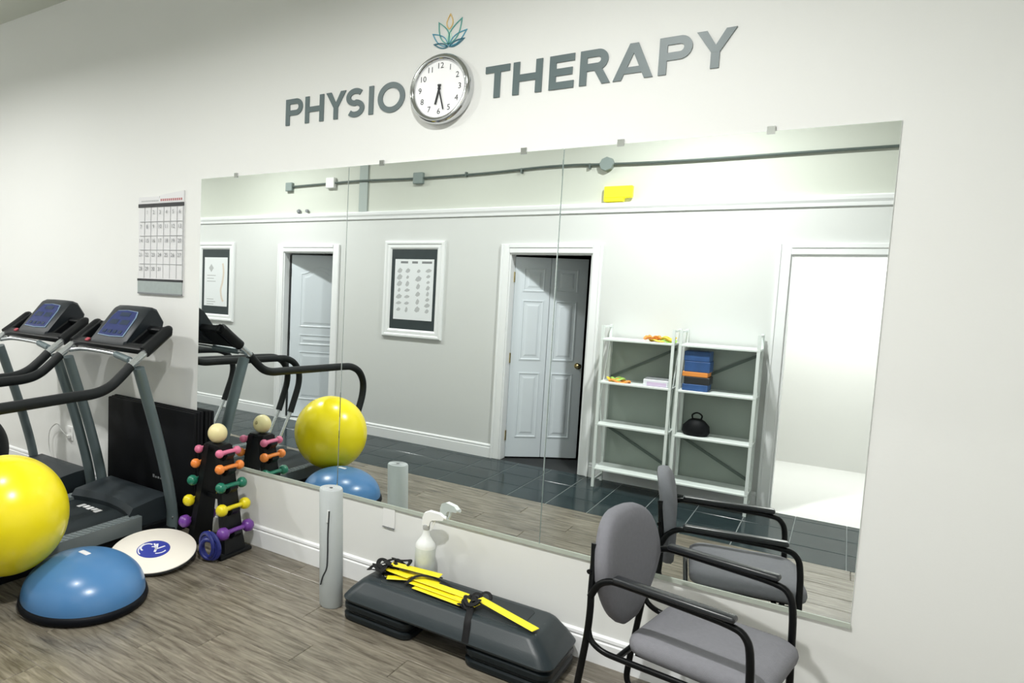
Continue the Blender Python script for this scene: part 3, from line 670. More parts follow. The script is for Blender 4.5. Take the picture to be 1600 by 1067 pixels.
# wobble board, tilted on its rocker
WC = Vector((-3.238, -0.580, 0.060)); ax = Vector((0.88, 0.475, 0)).normalized()
t = thing('wobble_board', 'cream round wobble board with blue printed emblem on the floor', 'wobble board', WC)
t.rotation_mode = 'QUATERNION'; t.rotation_quaternion = Matrix.Rotation(R(9.0), 4, ax).to_quaternion()
bm = new_bm(); addlathe(bm, [(0, 0.0), (0.245, 0.0), (0.252, 0.004), (0.252, 0.014), (0.247, 0.018), (0, 0.018)], (0,0,-0.009), 72); bd = mkobj('board', bm, 'cream_board', t, True, 40)
bm = new_bm(); addlathe(bm, [(0.247, -0.012), (0.2535, -0.011), (0.2535, 0.001), (0.247, 0.0)], (0,0,0), 72); mkobj('edge_band', bm, 'ink', t, True)
bm = new_bm(); addlathe(bm, [(0.115, -0.009), (0.100, -0.022), (0.065, -0.038), (0, -0.046)], (0,0,0), 40); mkobj('rocker', bm, 'black_plastic', t, True)
bm = new_bm(); addlathe(bm, [(0, 0.0088), (0.098, 0.0088), (0.098, 0.0094), (0, 0.0094)], (0,0,0), 48); em = mkobj('emblem', bm, 'logo_blue', bd)
ang = math.atan2(ax.y, ax.x)
def flat_stroke(pts, wd):
    b_ = new_bm(); addstroke(b_, pts, wd, 0.0, 0.0012); bmesh.ops.transform(b_, matrix=Matrix.Translation((0,0,0.0093)) @ Matrix.Rotation(ang, 4, 'Z') @ Matrix.Rotation(R(90), 4, 'X') @ Matrix.Scale(-1, 4, (0,0,1)), verts=b_.verts); return b_
for pts, wd in ((arc(-0.045, 0.012, 0.036, 0.040, 60, 250, 14), 0.010), (arc(-0.010, -0.03, 0.030, 0.055, 110, 20, 12), 0.009), ([(0.0, 0.060), (0.012, 0.02), (0.020, -0.03)], 0.014), ([(-0.02, 0.06), (0.018, 0.005), (0.055, 0.045)], 0.010), (arc(0.02, 0.0, 0.055, 0.045, -80, 0, 10), 0.008), (arc(0.0, 0.0, 0.088, 0.088, 150, 230, 12), 0.007)):
    mkobj('emblem_mark', flat_stroke(pts, wd), 'logo_white', bd)

# ------------------------------------------------------------------ dumbbell rack
RC = (-3.105, -0.20, 0)
t = thing('dumbbell_rack', 'black A-frame dumbbell rack in front of the mirror corner', 'rack', RC)
def legx(s, z): return -3.105+s*(0.045+(0.66-z)*0.165)
DB = [('pink', 0.632, 0.074, 0.026), ('orange', 0.540, 0.084, 0.030), ('green', 0.430, 0.090, 0.033), ('yellow', 0.298, 0.098, 0.037), ('purple', 0.160, 0.106, 0.041)]
for s in (1, -1):
    bm = new_bm(); rings = []
    for z, hw in ((0.02, 0.090), (0.10, 0.080), (0.30, 0.070), (0.50, 0.062), (0.665, 0.058)):
        x = legx(s, z); rings.append([(x-0.022, RC[1]-hw, z), (x+0.022, RC[1]-hw, z), (x+0.022, RC[1]+hw, z), (x-0.022, RC[1]+hw, z)])
    addloft(bm, rings); lg = part(t, 'leg', bm, 'black_plastic')
    bm = new_bm(); x = legx(s, 0.0); addbevbox(bm, (x-0.035, RC[1]-0.135, 0.0), (x+0.035, RC[1]+0.135, 0.026), 0.010, 2); part(t, 'foot', bm, 'black_plastic', True)
    for n_, z, hl, hr in DB:
        bm = new_bm(); x = legx(s, z); zz = z-0.016
        for yy in (0.0,):
            addprism(bm, [(x+s*0.018, zz-0.045), (x+s*0.018, zz+0.006), (x+s*0.030, zz-0.004), (x+s*0.052, zz-0.004), (x+s*0.066, zz+0.014), (x+s*0.070, zz-0.002), (x+s*0.05, zz-0.028)], RC[1]+yy-0.032, RC[1]+yy+0.032, 'y')
        sub(t, lg, 'cradle', bm, 'black_plastic')
bm = new_bm(); addbevbox(bm, (-3.172, -0.252, 0.640), (-3.038, -0.148, 0.676), 0.010, 2); part(t, 'top_cap', bm, 'black_plastic', True)
bm = new_bm(); addbox(bm, (legx(-1, .33), RC[1]-0.012, 0.32), (legx(1, .33), RC[1]+0.012, 0.345)); part(t, 'crosspiece', bm, 'black_plastic')
def dumbbell(color, hl, hr, x, z, label):
    d = thing('dumbbell', label, 'dumbbell', (x, RC[1], z), 0, 'vinyl dumbbells on the rack')
    bm = new_bm(); MX = Matrix.Rotation(R(90), 4, 'X')
    addlathe(bm, [(0.014, -hl+0.02), (0.0155, 0), (0.014, hl-0.02)], (0,0,0), 14, MX); mkobj('handle', bm, 'vinyl_'+color, d, True)
    for s in (-1, 1):
        bm = new_bm(); addlathe(bm, [(0, -hr*0.95), (hr*0.6, -hr*0.85), (hr*0.92, -hr*0.45), (hr, 0), (hr*0.92, hr*0.45), (hr*0.6, hr*0.85), (0, hr*0.95)], (0, 0, s*hl), 8 if color == 'purple' else 16, MX); mkobj('weight_head', bm, 'vinyl_'+color, d, True, 50)
    return d
for n_, z, hl, hr in DB:
    for s, side in ((1, 'mirror-end side of the rack, whole bar in view'), (-1, 'treadmill side of the rack, only one end in view')):
        dumbbell(n_, hl, hr, legx(s, z)+s*0.043, z, '%s vinyl dumbbell on the %s' % (n_, side))
t = thing('therapy_ball', 'small cream ball resting on top of the dumbbell rack', 'ball', (-3.105, -0.205, 0.676))
bm = new_bm(); addsphere(bm, (-3.105, -0.205, 0.736), 0.061, 36, 24); bl = part(t, 'ball_skin', bm, 'cream_ball', True, 80)
bm = new_bm(); addlathe(bm, [(0, 0.0616), (0.012, 0.0605), (0.014, 0.058)], (0,0,0), 14, Matrix.Translation((-3.105, -0.205, 0.736)) @ Matrix.Rotation(R(-75), 4, 'X')); sub(t, bl, 'valve', bm, 'brass', True)
t = thing('skipping_rope', 'coiled navy skipping rope hanging at the foot of the rack', 'skipping rope', (-2.975, -0.325, 0.0))
for k, (dx, dz, rr, tl) in enumerate(((-0.02, 0.094, 0.074, 0), (-0.005, 0.088, 0.064, 14), (-0.034, 0.098, 0.068, -16), (-0.015, 0.080, 0.054, 30))):
    bm = new_bm(); pts = []
    for a in range(0, 361, 20): pts.append((-2.960+dx+rr*math.cos(R(a))*math.cos(R(tl)), -0.366-0.007*k+rr*math.cos(R(a))*math.sin(R(tl))*0.6, dz+rr*1.05*math.sin(R(a))))
    addtube(bm, pts, 0.0125, 8, True, 2); part(t, 'coil', bm, 'navy', True)
bm = new_bm(); addtube(bm, [(-3.075, -0.29, 0.115), (-3.05, -0.31, 0.150), (-3.01, -0.33, 0.150)], 0.006, 8); part(t, 'handle', bm, 'band_yellow', True)

# ------------------------------------------------------------------ rolled mat
t = thing('rolled_mat', 'grey rolled exercise mat standing on end by the step platform', 'exercise mat', (-2.088, -0.335, 0))
bm = new_bm(); rings = []; rr = 0.062; n = 40
for z, dx in ((0.0, 0.0), (0.006, 0.0), (0.3, -0.012), (0.617, -0.026), (0.624, -0.026)):
    e = 0.004 if z in (0.0, 0.624) else 0
    rings.append([(-2.088+dx+(rr-e)*math.cos(2*PI*k/n), -0.335+dx*0.0+(rr-e)*math.sin(2*PI*k/n), z) for k in range(n)])
addloft(bm, rings); part(t, 'roll', bm, 'mat_roll', True, 40)
bm = new_bm(); sp = [(-2.114+(0.010+0.045*a/1440)*math.cos(R(a)), -0.335+(0.010+0.045*a/1440)*math.sin(R(a)), 0.6245) for a in range(0, 1441, 30)]
addtube(bm, sp, 0.0016, 6, False); part(t, 'spiral_edge', bm, 'ink_faint')
bm = new_bm(); addcyl(bm, (-2.114, -0.335, 0.615), (-2.114, -0.335, 0.6252), 0.010, 14); part(t, 'core_hole', bm, 'ink')
fa0 = R(-62)
def onroll(z, a, e=0.002): return (-2.088-0.026*z/0.62+(rr+e)*math.cos(a), -0.335+(rr+e)*math.sin(a), z)
bm = new_bm(); addtube(bm, [onroll(0.520, fa0), onroll(0.40, fa0-0.10), onroll(0.30, fa0-0.12), onroll(0.22, fa0-0.20), onroll(0.17, fa0-0.55), onroll(0.12, fa0-0.85)], 0.004, 8, True, 5, True, (0.007, 0.003)); part(t, 'flap_edge', bm, 'mat_strap', True)
bm = new_bm(); addtube(bm, [onroll(0.524, fa0-0.07, 0.001), onroll(0.46, fa0-0.13, 0.001)], 0.006, 8, False); part(t, 'flap_corner', bm, 'mat_roll_end', True)

# ------------------------------------------------------------------ step platform
SX0, SX1, SY0, SY1 = -1.965, -0.885, -0.425, -0.040
t = thing('aerobic_step', 'dark grey aerobic step platform on black risers along the baseboard', 'step platform', ((SX0+SX1)/2, (SY0+SY1)/2, 0))
for x0, x1, nm in ((SX0+0.005, SX0+0.40, 'l'), (SX1-0.40, SX1-0.005, 'r')):
    for k in range(2):
        bm = new_bm(); z = k*0.050
        addloft(bm, [rrect(x0+0.006, x1-0.006, SY0+0.006, SY1-0.006, z+0.001, 0.05), rrect(x0, x1, SY0, SY1, z+0.010, 0.055), rrect(x0, x1, SY0, SY1, z+0.030, 0.055), rrect(x0+0.014, x1-0.014, SY0+0.014, SY1-0.014, z+0.038, 0.05), rrect(x0+0.014, x1-0.014, SY0+0.014, SY1-0.014, z+0.0505, 0.05)])
        part(t, 'riser', bm, 'step_riser', True, 30)
bm = new_bm(); H0 = 0.100
addloft(bm, [rrect(SX0, SX1, SY0, SY1, H0, 0.06), rrect(SX0-0.004, SX1+0.004, SY0-0.004, SY1+0.004, H0+0.010, 0.06), rrect(SX0+0.004, SX1-0.004, SY0+0.002, SY1-0.002, H0+0.022, 0.06), rrect(SX0+0.030, SX1-0.030, SY0+0.016, SY1-0.016, H0+0.055, 0.055),
             rrect(SX0+0.032, SX1-0.032, SY0+0.020, SY1-0.020, H0+0.058, 0.055), rrect(SX0+0.075, SX1-0.075, SY0+0.040, SY1-0.040, H0+0.100, 0.05), rrect(SX0+0.090, SX1-0.090, SY0+0.055, SY1-0.055, H0+0.110, 0.045), rrect(SX0+0.105, SX1-0.105, SY0+0.070, SY1-0.070, H0+0.112, 0.04)])
pf = part(t, 'platform', bm, 'step_grey', True, 28)
bm = new_bm(); addloft(bm, [rrect(SX0+0.17, SX1-0.17, SY0+0.085, SY1-0.085, H0+0.111, 0.03), rrect(SX0+0.172, SX1-0.172, SY0+0.087, SY1-0.087, H0+0.1145, 0.03)]); tr_ = sub(t, pf, 'tread_mat', bm, 'step_tread')
STOP = H0+0.1145
# ------------------------------------------------------------------ agility ladder on the step
t = thing('agility_ladder', 'bundled agility ladder of yellow slats and black straps on the step', 'agility ladder', (-1.5, -0.24, STOP))
def slat(p, q, wd, z, tz=0.0):
    p, q = Vector((p[0], p[1], z)), Vector((q[0], q[1], z+tz)); d = (q-p); L = d.length; d.normalize()
    mm = Matrix.Translation(p) @ Vector((1,0,0)).rotation_difference(d).to_matrix().to_4x4()
    bm = new_bm(); addbevbox(bm, (0, -wd/2, 0), (L, wd/2, 0.004), 0.0018, 1, mm); part(t, 'slat', bm, 'ladder_yellow')
slats = [((-1.290, -0.250), (-0.985, -0.330), 0.052, 0.030, -0.020), ((-1.800, -0.212), (-1.530, -0.180), 0.052, 0.046, 0.0), ((-1.800, -0.215), (-1.520, -0.205), 0.052, 0.020, 0.004), ((-1.770, -0.300), (-1.620, -0.235), 0.046, 0.010, 0.012),
         ((-1.640, -0.275), (-1.350, -0.290), 0.056, 0.018, 0.0), ((-1.610, -0.300), (-1.340, -0.320), 0.052, 0.010, 0.002), ((-1.650, -0.250), (-1.345, -0.262), 0.052, 0.028, 0.0), ((-1.400, -0.285), (-1.270, -0.310), 0.046, 0.022, 0.0), ((-1.81, -0.24), (-1.66, -0.26), 0.046, 0.026, 0.004)]
for a, b2, wd, dz, tz in slats: slat(a, b2, wd, STOP+dz, tz)
random.seed(11)
def strap(pts, wd=0.010): 
    bm = new_bm(); addtube(bm, pts, 0.006, 8, True, 4, True, (wd, 0.0025)); part(t, 'strap', bm, 'ladder_strap', True)
for k in range(10):
    cx, cy = -1.825+random.uniform(-0.025, 0.06), -0.235+random.uniform(-0.065, 0.065); rr_ = random.uniform(0.024, 0.042); ph = random.uniform(0, 6)
    strap([(cx+rr_*1.2*math.cos(ph+a), cy+rr_*math.sin(ph+a), STOP+0.016+0.004*k+0.010*math.sin(a*2+k)) for a in [i*0.7 for i in range(9)]], 0.012)
strap([(-1.80, -0.17, STOP+0.04), (-1.70, -0.175, STOP+0.045), (-1.62, -0.165, STOP+0.036), (-1.56, -0.14, STOP+0.02)], 0.006)
strap([(-1.66, -0.31, STOP+0.012), (-1.63, -0.26, STOP+0.042), (-1.58, -0.215, STOP+0.044), (-1.50, -0.20, STOP+0.03), (-1.42, -0.22, STOP+0.020), (-1.32, -0.215, STOP+0.018)], 0.011)
strap([(-1.78, -0.23, STOP+0.042), (-1.70, -0.225, STOP+0.046), (-1.60, -0.195, STOP+0.046), (-1.52, -0.18, STOP+0.04)], 0.005)
for k in range(4):
    cx, cy = -1.335+random.uniform(-0.02, 0.04), -0.315+random.uniform(-0.02, 0.05); rr_ = random.uniform(0.02, 0.034); ph = random.uniform(0, 6)
    strap([(cx+rr_*math.cos(ph+a), cy+rr_*math.sin(ph+a), STOP+0.012+0.009*k+0.01*math.sin(a*2)) for a in [i*0.7 for i in range(9)]], 0.009)
for k in range(2):
    cx, cy = -1.315+0.04*k, -0.225+0.012*k
    strap([(cx+0.026*math.cos(a), cy+0.02*math.sin(a), STOP+0.012+0.012*k+0.02*max(0, math.sin(a))) for a in [i*0.7 for i in range(9)]], 0.008)
strap([(-1.30, -0.27, STOP+0.035), (-1.295, -0.32, STOP+0.022), (-1.285, -0.362, STOP+0.003), (-1.278, -0.392, STOP-0.020), (-1.272, -0.412, STOP-0.058), (-1.268, -0.432, STOP-0.100)], 0.016)
bm = new_bm(); addbevbox(bm, (-1.80, -0.30, STOP+0.006), (-1.775, -0.275, STOP+0.014), 0.003, 1); part(t, 'buckle', bm, 'chrome')
# ------------------------------------------------------------------ spray bottle
BX, BY = -1.668, -0.100
t = thing('spray_bottle', 'translucent white trigger spray bottle standing at the back of the step', 'spray bottle', (BX, BY, STOP-0.0035))
z0 = STOP-0.0035
bm = new_bm(); addlathe(bm, [(0, 0.0), (0.047, 0.0), (0.052, 0.006), (0.052, 0.150), (0.049, 0.162), (0.036, 0.180), (0.022, 0.200), (0.016, 0.222), (0.0145, 0.245), (0, 0.245)], (BX, BY, z0), 32); bt = part(t, 'bottle_body', bm, 'bottle', True, 40)
bm = new_bm(); addlathe(bm, [(0.0525, 0.025), (0.0530, 0.027), (0.0530, 0.140), (0.0525, 0.142)], (BX, BY, z0), 32); sub(t, bt, 'bottle_label', bm, 'bottle_label', True)
bm = new_bm(); addlathe(bm, [(0.0165, 0.236), (0.018, 0.240), (0.018, 0.262), (0.012, 0.266)], (BX, BY, z0), 24); part(t, 'collar', bm, 'ink_faint', True)
mb = Matrix.Translation((BX, BY, z0)) @ Matrix.Rotation(R(12), 4, 'Z')
bm = new_bm(); addprism(bm, [(-0.022, 0.258), (0.016, 0.258), (0.022, 0.282), (0.034, 0.292), (0.088, 0.300), (0.094, 0.314), (0.072, 0.330), (0.016, 0.336), (-0.012, 0.322), (-0.020, 0.298)], -0.015, 0.015, 'y', mb); part(t, 'spray_head', bm, 'bottle_white')
bm = new_bm(); addprism(bm, [(0.036, 0.293), (0.050, 0.295), (0.040, 0.262), (0.026, 0.235), (0.020, 0.238), (0.030, 0.264)], -0.007, 0.007, 'y', mb); part(t, 'trigger', bm, 'bottle_white')
bm = new_bm(); addtube(bm, [mb @ Vector((0.088, 0, 0.310)), mb @ Vector((0.104, 0, 0.312))], 0.010, 12, False); part(t, 'nozzle', bm, 'bottle_white')

# ------------------------------------------------------------------ guest chair (local: faces +x)
CH = thing('guest_chair', 'grey upholstered guest chair with black tube arms beside the step', 'chair', (-0.630, -0.385, 0), -R(10))
hw = 0.235
def back_outline(k, zc=0.642):
    out = []; n = 40
    for i in range(n):
        a = 2*PI*i/n; c, s = math.cos(a), math.sin(a)
        e = 0.62
        y = 0.252*math.copysign(abs(c)**e, c); z = 0.225*math.copysign(abs(s)**(0.72), s)
        if z < 0: y *= 1-0.52*(abs(z)/0.225)**1.15
        else: y *= 1-0.14*(z/0.225)**2
        out.append((y*k, zc+z*k))
    return out
bm = new_bm(); rings = []
for x, k in ((-0.030, 0.90), (-0.028, 0.97), (-0.010, 1.0), (0.012, 0.99), (0.024, 0.93), (0.030, 0.75), (0.031, 0.3)):
    rings.append([(x+0.45*y*y-0.11*(z-0.62), y, z) for y, z in back_outline(k)])
addloft(bm, rings); mkobj('backrest', bm, 'fabric_grey', CH, True, 60)
bm = new_bm(); rings = []
def seat_ring(i, z, dz=0.0): return [(x, y, zz+dz) for x, y, zz in rrect(0.110+i, 0.565-i, -0.232+i, 0.232-i, z, 0.07-i*0.3, 6)]
for i, z in ((0.02, 0.405), (0.004, 0.415), (0.0, 0.435), (0.004, 0.455), (0.020, 0.470), (0.05, 0.478), (0.10, 0.481)): rings.append(seat_ring(i, z))
addloft(bm, rings); mkobj('seat', bm, 'fabric_lower', CH, True, 60)
bm = new_bm(); addbox(bm, (0.14, -0.19, 0.392), (0.53, 0.19, 0.407)); mkobj('seat_pan', bm, 'frame_black', CH)
for s in (-1, 1):
    y = s*(hw+0.012)
    bm = new_bm(); addtube(bm, [(-0.028, y*0.86, 0.765), (-0.022, y*0.90, 0.70), (-0.016, y*0.97, 0.60), (-0.012, y, 0.52), (-0.018, y, 0.42), (-0.035, y, 0.28), (-0.055, y, 0.12), (-0.058, y, 0.045), (-0.030, y, 0.013), (0.03, y, 0.012), (0.25, y, 0.012), (0.46, y, 0.012), (0.515, y, 0.022), (0.535, y, 0.06), (0.532, y, 0.20), (0.525, y, 0.40), (0.518, y, 0.56), (0.50, y, 0.625), (0.45, y, 0.648), (0.30, y, 0.655), (0.10, y, 0.660), (0.045, y, 0.652), (0.010, y, 0.625), (-0.015, y, 0.575)], 0.0125, 10, True, 4); mkobj('side_frame', bm, 'frame_black', CH, True, 60)
    bm = new_bm(); addtube(bm, [(-0.016, y, 0.455), (0.000, y, 0.412), (0.045, y, 0.388), (0.12, y, 0.386), (0.30, y, 0.392), (0.525, y, 0.398)], 0.0115, 10, True, 4); mkobj('seat_rail', bm, 'frame_black', CH, True, 60)
    bm = new_bm(); addbevbox(bm, (0.07, y-0.022, 0.662), (0.47, y+0.022, 0.684), 0.009, 3); mkobj('arm_pad', bm, 'arm_pad', CH, True, 50)
for x, z in ((0.10, 0.386), (0.44, 0.392)):
    bm = new_bm(); addtube(bm, [(x, -hw-0.012, z), (x, hw+0.012, z)], 0.0105, 10, False); mkobj('cross_tube', bm, 'frame_black', CH, True, 60)
for s in (-1, 1):
    bm = new_bm(); addtube(bm, [(-0.028, s*(hw+0.012), 0.665), (-0.015, s*(hw-0.05), 0.665)], 0.009, 8, False); mkobj('back_bracket', bm, 'frame_black', CH, True)

# ================================================================== things on the opposite wall (seen in the mirror)
YW = -ROOM_W
def framed_poster(label, x0, x1, z0, z1, body):
    t = thing('framed_poster', label, 'picture', ((x0+x1)/2, YW, z0))
    f = 0.088
    bm = new_bm()
    prof = [(0.0, -0.001), (0.0, 0.022), (0.012, 0.030), (0.030, 0.030), (0.040, 0.020), (0.070, 0.022), (f, 0.010), (f, -0.001)]
    rings = []
    for (cx, cz, sx, sz) in ((x0, z0, 1, 1), (x1, z0, -1, 1), (x1, z1, -1, -1), (x0, z1, 1, -1)):
        rings.append([(cx+sx*o, YW+h, cz+sz*o) for o, h in prof])
    RR = [[bm.verts.new(p) for p in r] for r in rings]
    for i in range(4):
        a, b2 = RR[i], RR[(i+1) % 4]
        for k in range(len(prof)-1): bm.faces.new((a[k], a[k+1], b2[k+1], b2[k]))
    part(t, 'frame', bm, 'trim')
    bm = new_bm(); addbox(bm, (x0+f-0.01, YW-0.0005, z0+f-0.01), (x1-f+0.01, YW+0.006, z1-f+0.01)); part(t, 'mount', bm, 'poster_mat')
    px0, px1, pz0, pz1 = x0+f+0.045, x1-f-0.035, z0+f+0.105, z1-f-0.105
    bm = new_bm(); addbox(bm, (px0, YW+0.004, pz0), (px1, YW+0.0085, pz1)); pp = part(t, 'print', bm, 'poster_paper')
    body(t, pp, px0, px1, pz0, pz1)
def body_grid(t, pp, a, b2, c, d):
    bm = new_bm(); random.seed(5); y = YW+0.0085
    for k in range(3):
        w_ = (0.11, 0.09, 0.14)[k]; xx = a+0.07+(0, 0.14, 0.26)[k]; addbox(bm, (xx, y, d-0.045), (xx+w_-0.02, y+0.0006, d-0.022))
    sub(t, pp, 'title_print', bm, 'ink_grey')['kind'] = 'stuff'
    bm = new_bm()
    for cx_, rows in ((0.13, 7), (0.34, 7), (0.62, 6), (0.87, 8)):
        for r in range(rows):
            x = a+(b2-a)*cx_; z = d-0.10-(d-c-0.16)*(r+0.3)/rows; w_ = random.uniform(0.018, 0.040); h_ = random.uniform(0.016, 0.034)
            addprism(bm, [(x-w_, z-h_*0.5), (x-w_*0.2, z-h_), (x+w_*0.7, z-h_*0.6), (x+w_, z+h_*0.3), (x+w_*0.1, z+h_), (x-w_*0.6, z+h_*0.4)], y, y+0.0006)
    sub(t, pp, 'figures', bm, 'ink_faint')['kind'] = 'stuff'
def body_spine(t, pp, a, b2, c, d):
    y = YW+0.0085; w_ = b2-a; h_ = d-c
    bm = new_bm(); x = a+w_*0.30; z = d-h_*0.22; s = 0.045; addprism(bm, [(x-s, z), (x, z-s*1.2), (x+s, z), (x, z+s*1.2)], y, y+0.0006); sub(t, pp, 'diagram', bm, 'ink_faint')
    bm = new_bm()
    for k in range(6): zz = d-h_*(0.38+0.06*k if k < 3 else 0.72+0.05*k); addbox(bm, (a+w_*0.12, y, max(zz, c+0.01)), (a+w_*(0.42 if k % 2 else 0.5), y+0.0006, max(zz, c+0.01)+0.010))
    sub(t, pp, 'text_lines', bm, 'ink_faint')['kind'] = 'stuff'
    bm = new_bm(); pts = [(a+w_*0.80, d-h_*0.12), (a+w_*0.84, d-h_*0.30), (a+w_*0.80, d-h_*0.5), (a+w_*0.73, d-h_*0.66), (a+w_*0.77, d-h_*0.82), (a+w_*0.84, d-h_*0.9)]
    P_ = [(p.x, p.y) for p in smooth_path([(q[0], q[1], 0) for q in pts], 5)]
    addstroke(bm, P_, 0.030, y, y+0.0006); sub(t, pp, 'spine_drawing', bm, 'skin_print')
framed_poster('white framed exercise chart between the two doors in the mirror', -4.130, -3.400, 1.130, 2.162, body_grid)
framed_poster('white framed spine poster at the left end of the mirror', -7.120, -6.435, 1.130, 2.155, body_spine)
# conduit
t = thing('conduit_run', 'thin metal conduit with junction boxes high on the opposite wall', 'conduit', (-3.4, YW, 2.82))
bm = new_bm(); addtube(bm, [(-5.52, YW+0.022, 2.812), (-4.9, YW+0.022, 2.822), (-4.47, YW+0.030, 2.826), (-3.75, YW+0.022, 2.812), (-3.0, YW+0.022, 2.818), (-2.45, YW+0.022, 2.838), (-2.1, YW+0.022, 2.838), (-1.83, YW+0.022, 2.825), (-1.2, YW+0.022, 2.812), (-0.2, YW+0.022, 2.815), (X1-0.03, YW+0.022, 2.815)], 0.011, 8, True, 4); part(t, 'pipe', bm, 'conduit', True)
for x, z, m_, w_ in ((-5.52, 2.81, 'junction_grey', 0.05), (-4.90, 2.825, 'outlet_white', 0.06), (-3.745, 2.812, 'junction_grey', 0.058)):
    bm = new_bm(); addbevbox(bm, (x-w_, YW, z-w_), (x+w_, YW+0.05, z+w_), 0.006, 1); part(t, 'junction_box', bm, m_)
bm = new_bm(); addlathe(bm, [(0, 0.055), (0.058, 0.055), (0.062, 0.048), (0.062, 0)], (0,0,0), 8, Matrix.Translation((-1.83, YW, 2.825)) @ Matrix.Rotation(R(-90), 4, 'X')); part(t, 'junction_box', bm, 'junction_grey')
for x in (-3.2, -2.62, -1.98):
    bm = new_bm(); addbox(bm, (x-0.008, YW, 2.795), (x+0.008, YW+0.036, 2.842)); part(t, 'clip', bm, 'conduit')
bm = new_bm(); addbox(bm, (-4.505, YW-0.002, 2.489), (-4.395, YW+0.018, CEIL)); struct('trim_2', bm, 'pilaster', 'grey vertical strip above the picture rail', 'trim')
bm = new_bm(); EX = (-1.835, -1.595, 2.495, 2.628)
t = thing('exit_sign', 'bright yellow lit sign high on the opposite wall', 'sign', (-1.715, YW, 2.495))
addbevbox(bm, (EX[0], YW-0.001, EX[2]+0.03), (EX[1], YW+0.05, EX[3]), 0.006, 1); addbevbox(bm, (EX[0], YW-0.001, EX[2]), (EX[1]-0.07, YW+0.05, EX[2]+0.034), 0.006, 1); part(t, 'sign_body', bm, 'exit_yellow')
for i, x in enumerate((-5.365, -5.235)):
    bm = new_bm(); addlathe(bm, [(0, 0.03), (0.018, 0.028), (0.026 - 0.006*i, 0.012), (0.026-0.006*i, 0)], (0,0,0), 14, Matrix.Translation((x, YW+0.018, 2.517)) @ Matrix.Rotation(R(-90), 4, 'X'))
    o = mkobj('coat_hook', bm, 'ink_grey', None, True); tag(o, ['larger dark round hook above the picture rail, nearer the mirror edge', 'smaller dark round hook above the picture rail, nearer the sheet seam'][i], 'hook', 'small round hooks over the picture rail')
# shelf units
def shelf_unit(x0, x1, label, braces=True):
    t = thing('shelf_unit', label, 'shelf', ((x0+x1)/2, YW+0.17, 0), 0, 'white metal shelf units')
    yb, yf = YW+0.045, YW+0.30
    for x in (x0, x1):
        for y in (yb, yf):
            bm = new_bm(); addbox(bm, (x-0.011, y-0.011, 0), (x+0.011, y+0.011, 1.415)); part(t, 'post', bm, 'shelf_white')
        for z in (0.06, 1.400):
            bm = new_bm(); addbox(bm, (x-0.006, yb, z-0.008), (x+0.006, yf, z+0.008)); part(t, 'end_rail', bm, 'shelf_white')
        for za, zb in ((0.20, 0.90), (1.30, 0.60)):
            bm = new_bm(); addtube(bm, [(x, yb, za), (x, yf, zb)], 0.005, 6, False); part(t, 'end_brace', bm, 'shelf_white')
    for z in (0.165, 0.555, 0.925, 1.295):
        bm = new_bm(); addbevbox(bm, (x0-0.008, yb-0.012, z-0.012), (x1+0.008, yf+0.012, z+0.006), 0.003, 1); part(t, 'shelf_board', bm, 'shelf_white')
    bm = new_bm(); addbox(bm, (x0+0.012, YW+0.014, 0.10), (x1-0.012, YW+0.019, 1.29)); part(t, 'grey_green_sheet', bm, 'sheet_grey_green')  # grey-green sheet between the posts, darker than the wall
    for (za, zb) in ((0.95, 1.24), (0.50, 0.22)):
        bm = new_bm(); addstroke(bm, [(x0+0.02, za), (x1-0.02, zb)], 0.022, yb-0.024, yb-0.0125); part(t, 'back_brace', bm, 'brace')
    return t
shelf_unit(-1.690, -1.130, 'white metal shelf unit beside the open six-panel door, in the mirror')
shelf_unit(-1.075, -0.530, 'white metal shelf unit next to the doorway, mostly outside the picture')
YS = YW+0.19
def loopband(label, x, z, specs):
    t = thing('resistance_bands', label, 'bands', (x, YS, z))
    for (dx, dy, rx, ry, dz, m_) in specs:
        bm = new_bm(); addtube(bm, [(x+dx+rx*math.cos(a), YS+dy+ry*math.sin(a), z+0.012+dz+0.010*math.sin(3*a+dx*40)) for a in [i*PI/7 for i in range(15)]], 0.01, 8, True, 3, True, (0.014, 0.008)); part(t, 'band', bm, m_, True)
loopband('tangle of orange and yellow bands on the top of the shelf unit', -1.235, 1.301, [(-0.08, 0.02, 0.05, 0.06, 0.016, 'band_orange'), (0.0, 0.03, 0.09, 0.05, 0.006, 'band_yellow'), (0.05, 0.02, 0.05, 0.07, 0.020, 'band_yellow'), (0.05, 0.05, 0.06, 0.03, -0.004, 'band_green'), (-0.05, 0.05, 0.04, 0.03, 0.024, 'band_orange')])
loopband('flat yellow and orange bands on the second shelf, left end', -1.560, 0.931, [(-0.02, 0.0, 0.07, 0.06, 0.006, 'band_yellow'), (0.02, 0.05, 0.08, 0.03, -0.002, 'band_orange'), (0.0, 0.02, 0.05, 0.05, 0.012, 'band_green')])
t = thing('storage_box', 'pale lilac flat box on the second shelf, right end', 'box', (-1.245, YS, 0.931))
bm = new_bm(); addbevbox(bm, (-1.345, YS-0.08, 0.931), (-1.150, YS+0.08, 0.985), 0.004, 1); bx_ = part(t, 'body', bm, 'box_white')
bm = new_bm(); addbox(bm, (-1.315, YS+0.0795, 0.934), (-1.165, YS+0.0812, 0.966)); sub(t, bx_, 'front_label', bm, 'box_lilac')
bm = new_bm(); addbevbox(bm, (-1.335, YS-0.085, 0.985), (-1.145, YS+0.06, 0.997), 0.003, 1); part(t, 'lid', bm, 'ink_grey')
t = thing('book_stack', 'stack of dark blue packages on the second shelf near the doorway', 'packages', (-0.95, YS, 0.931))
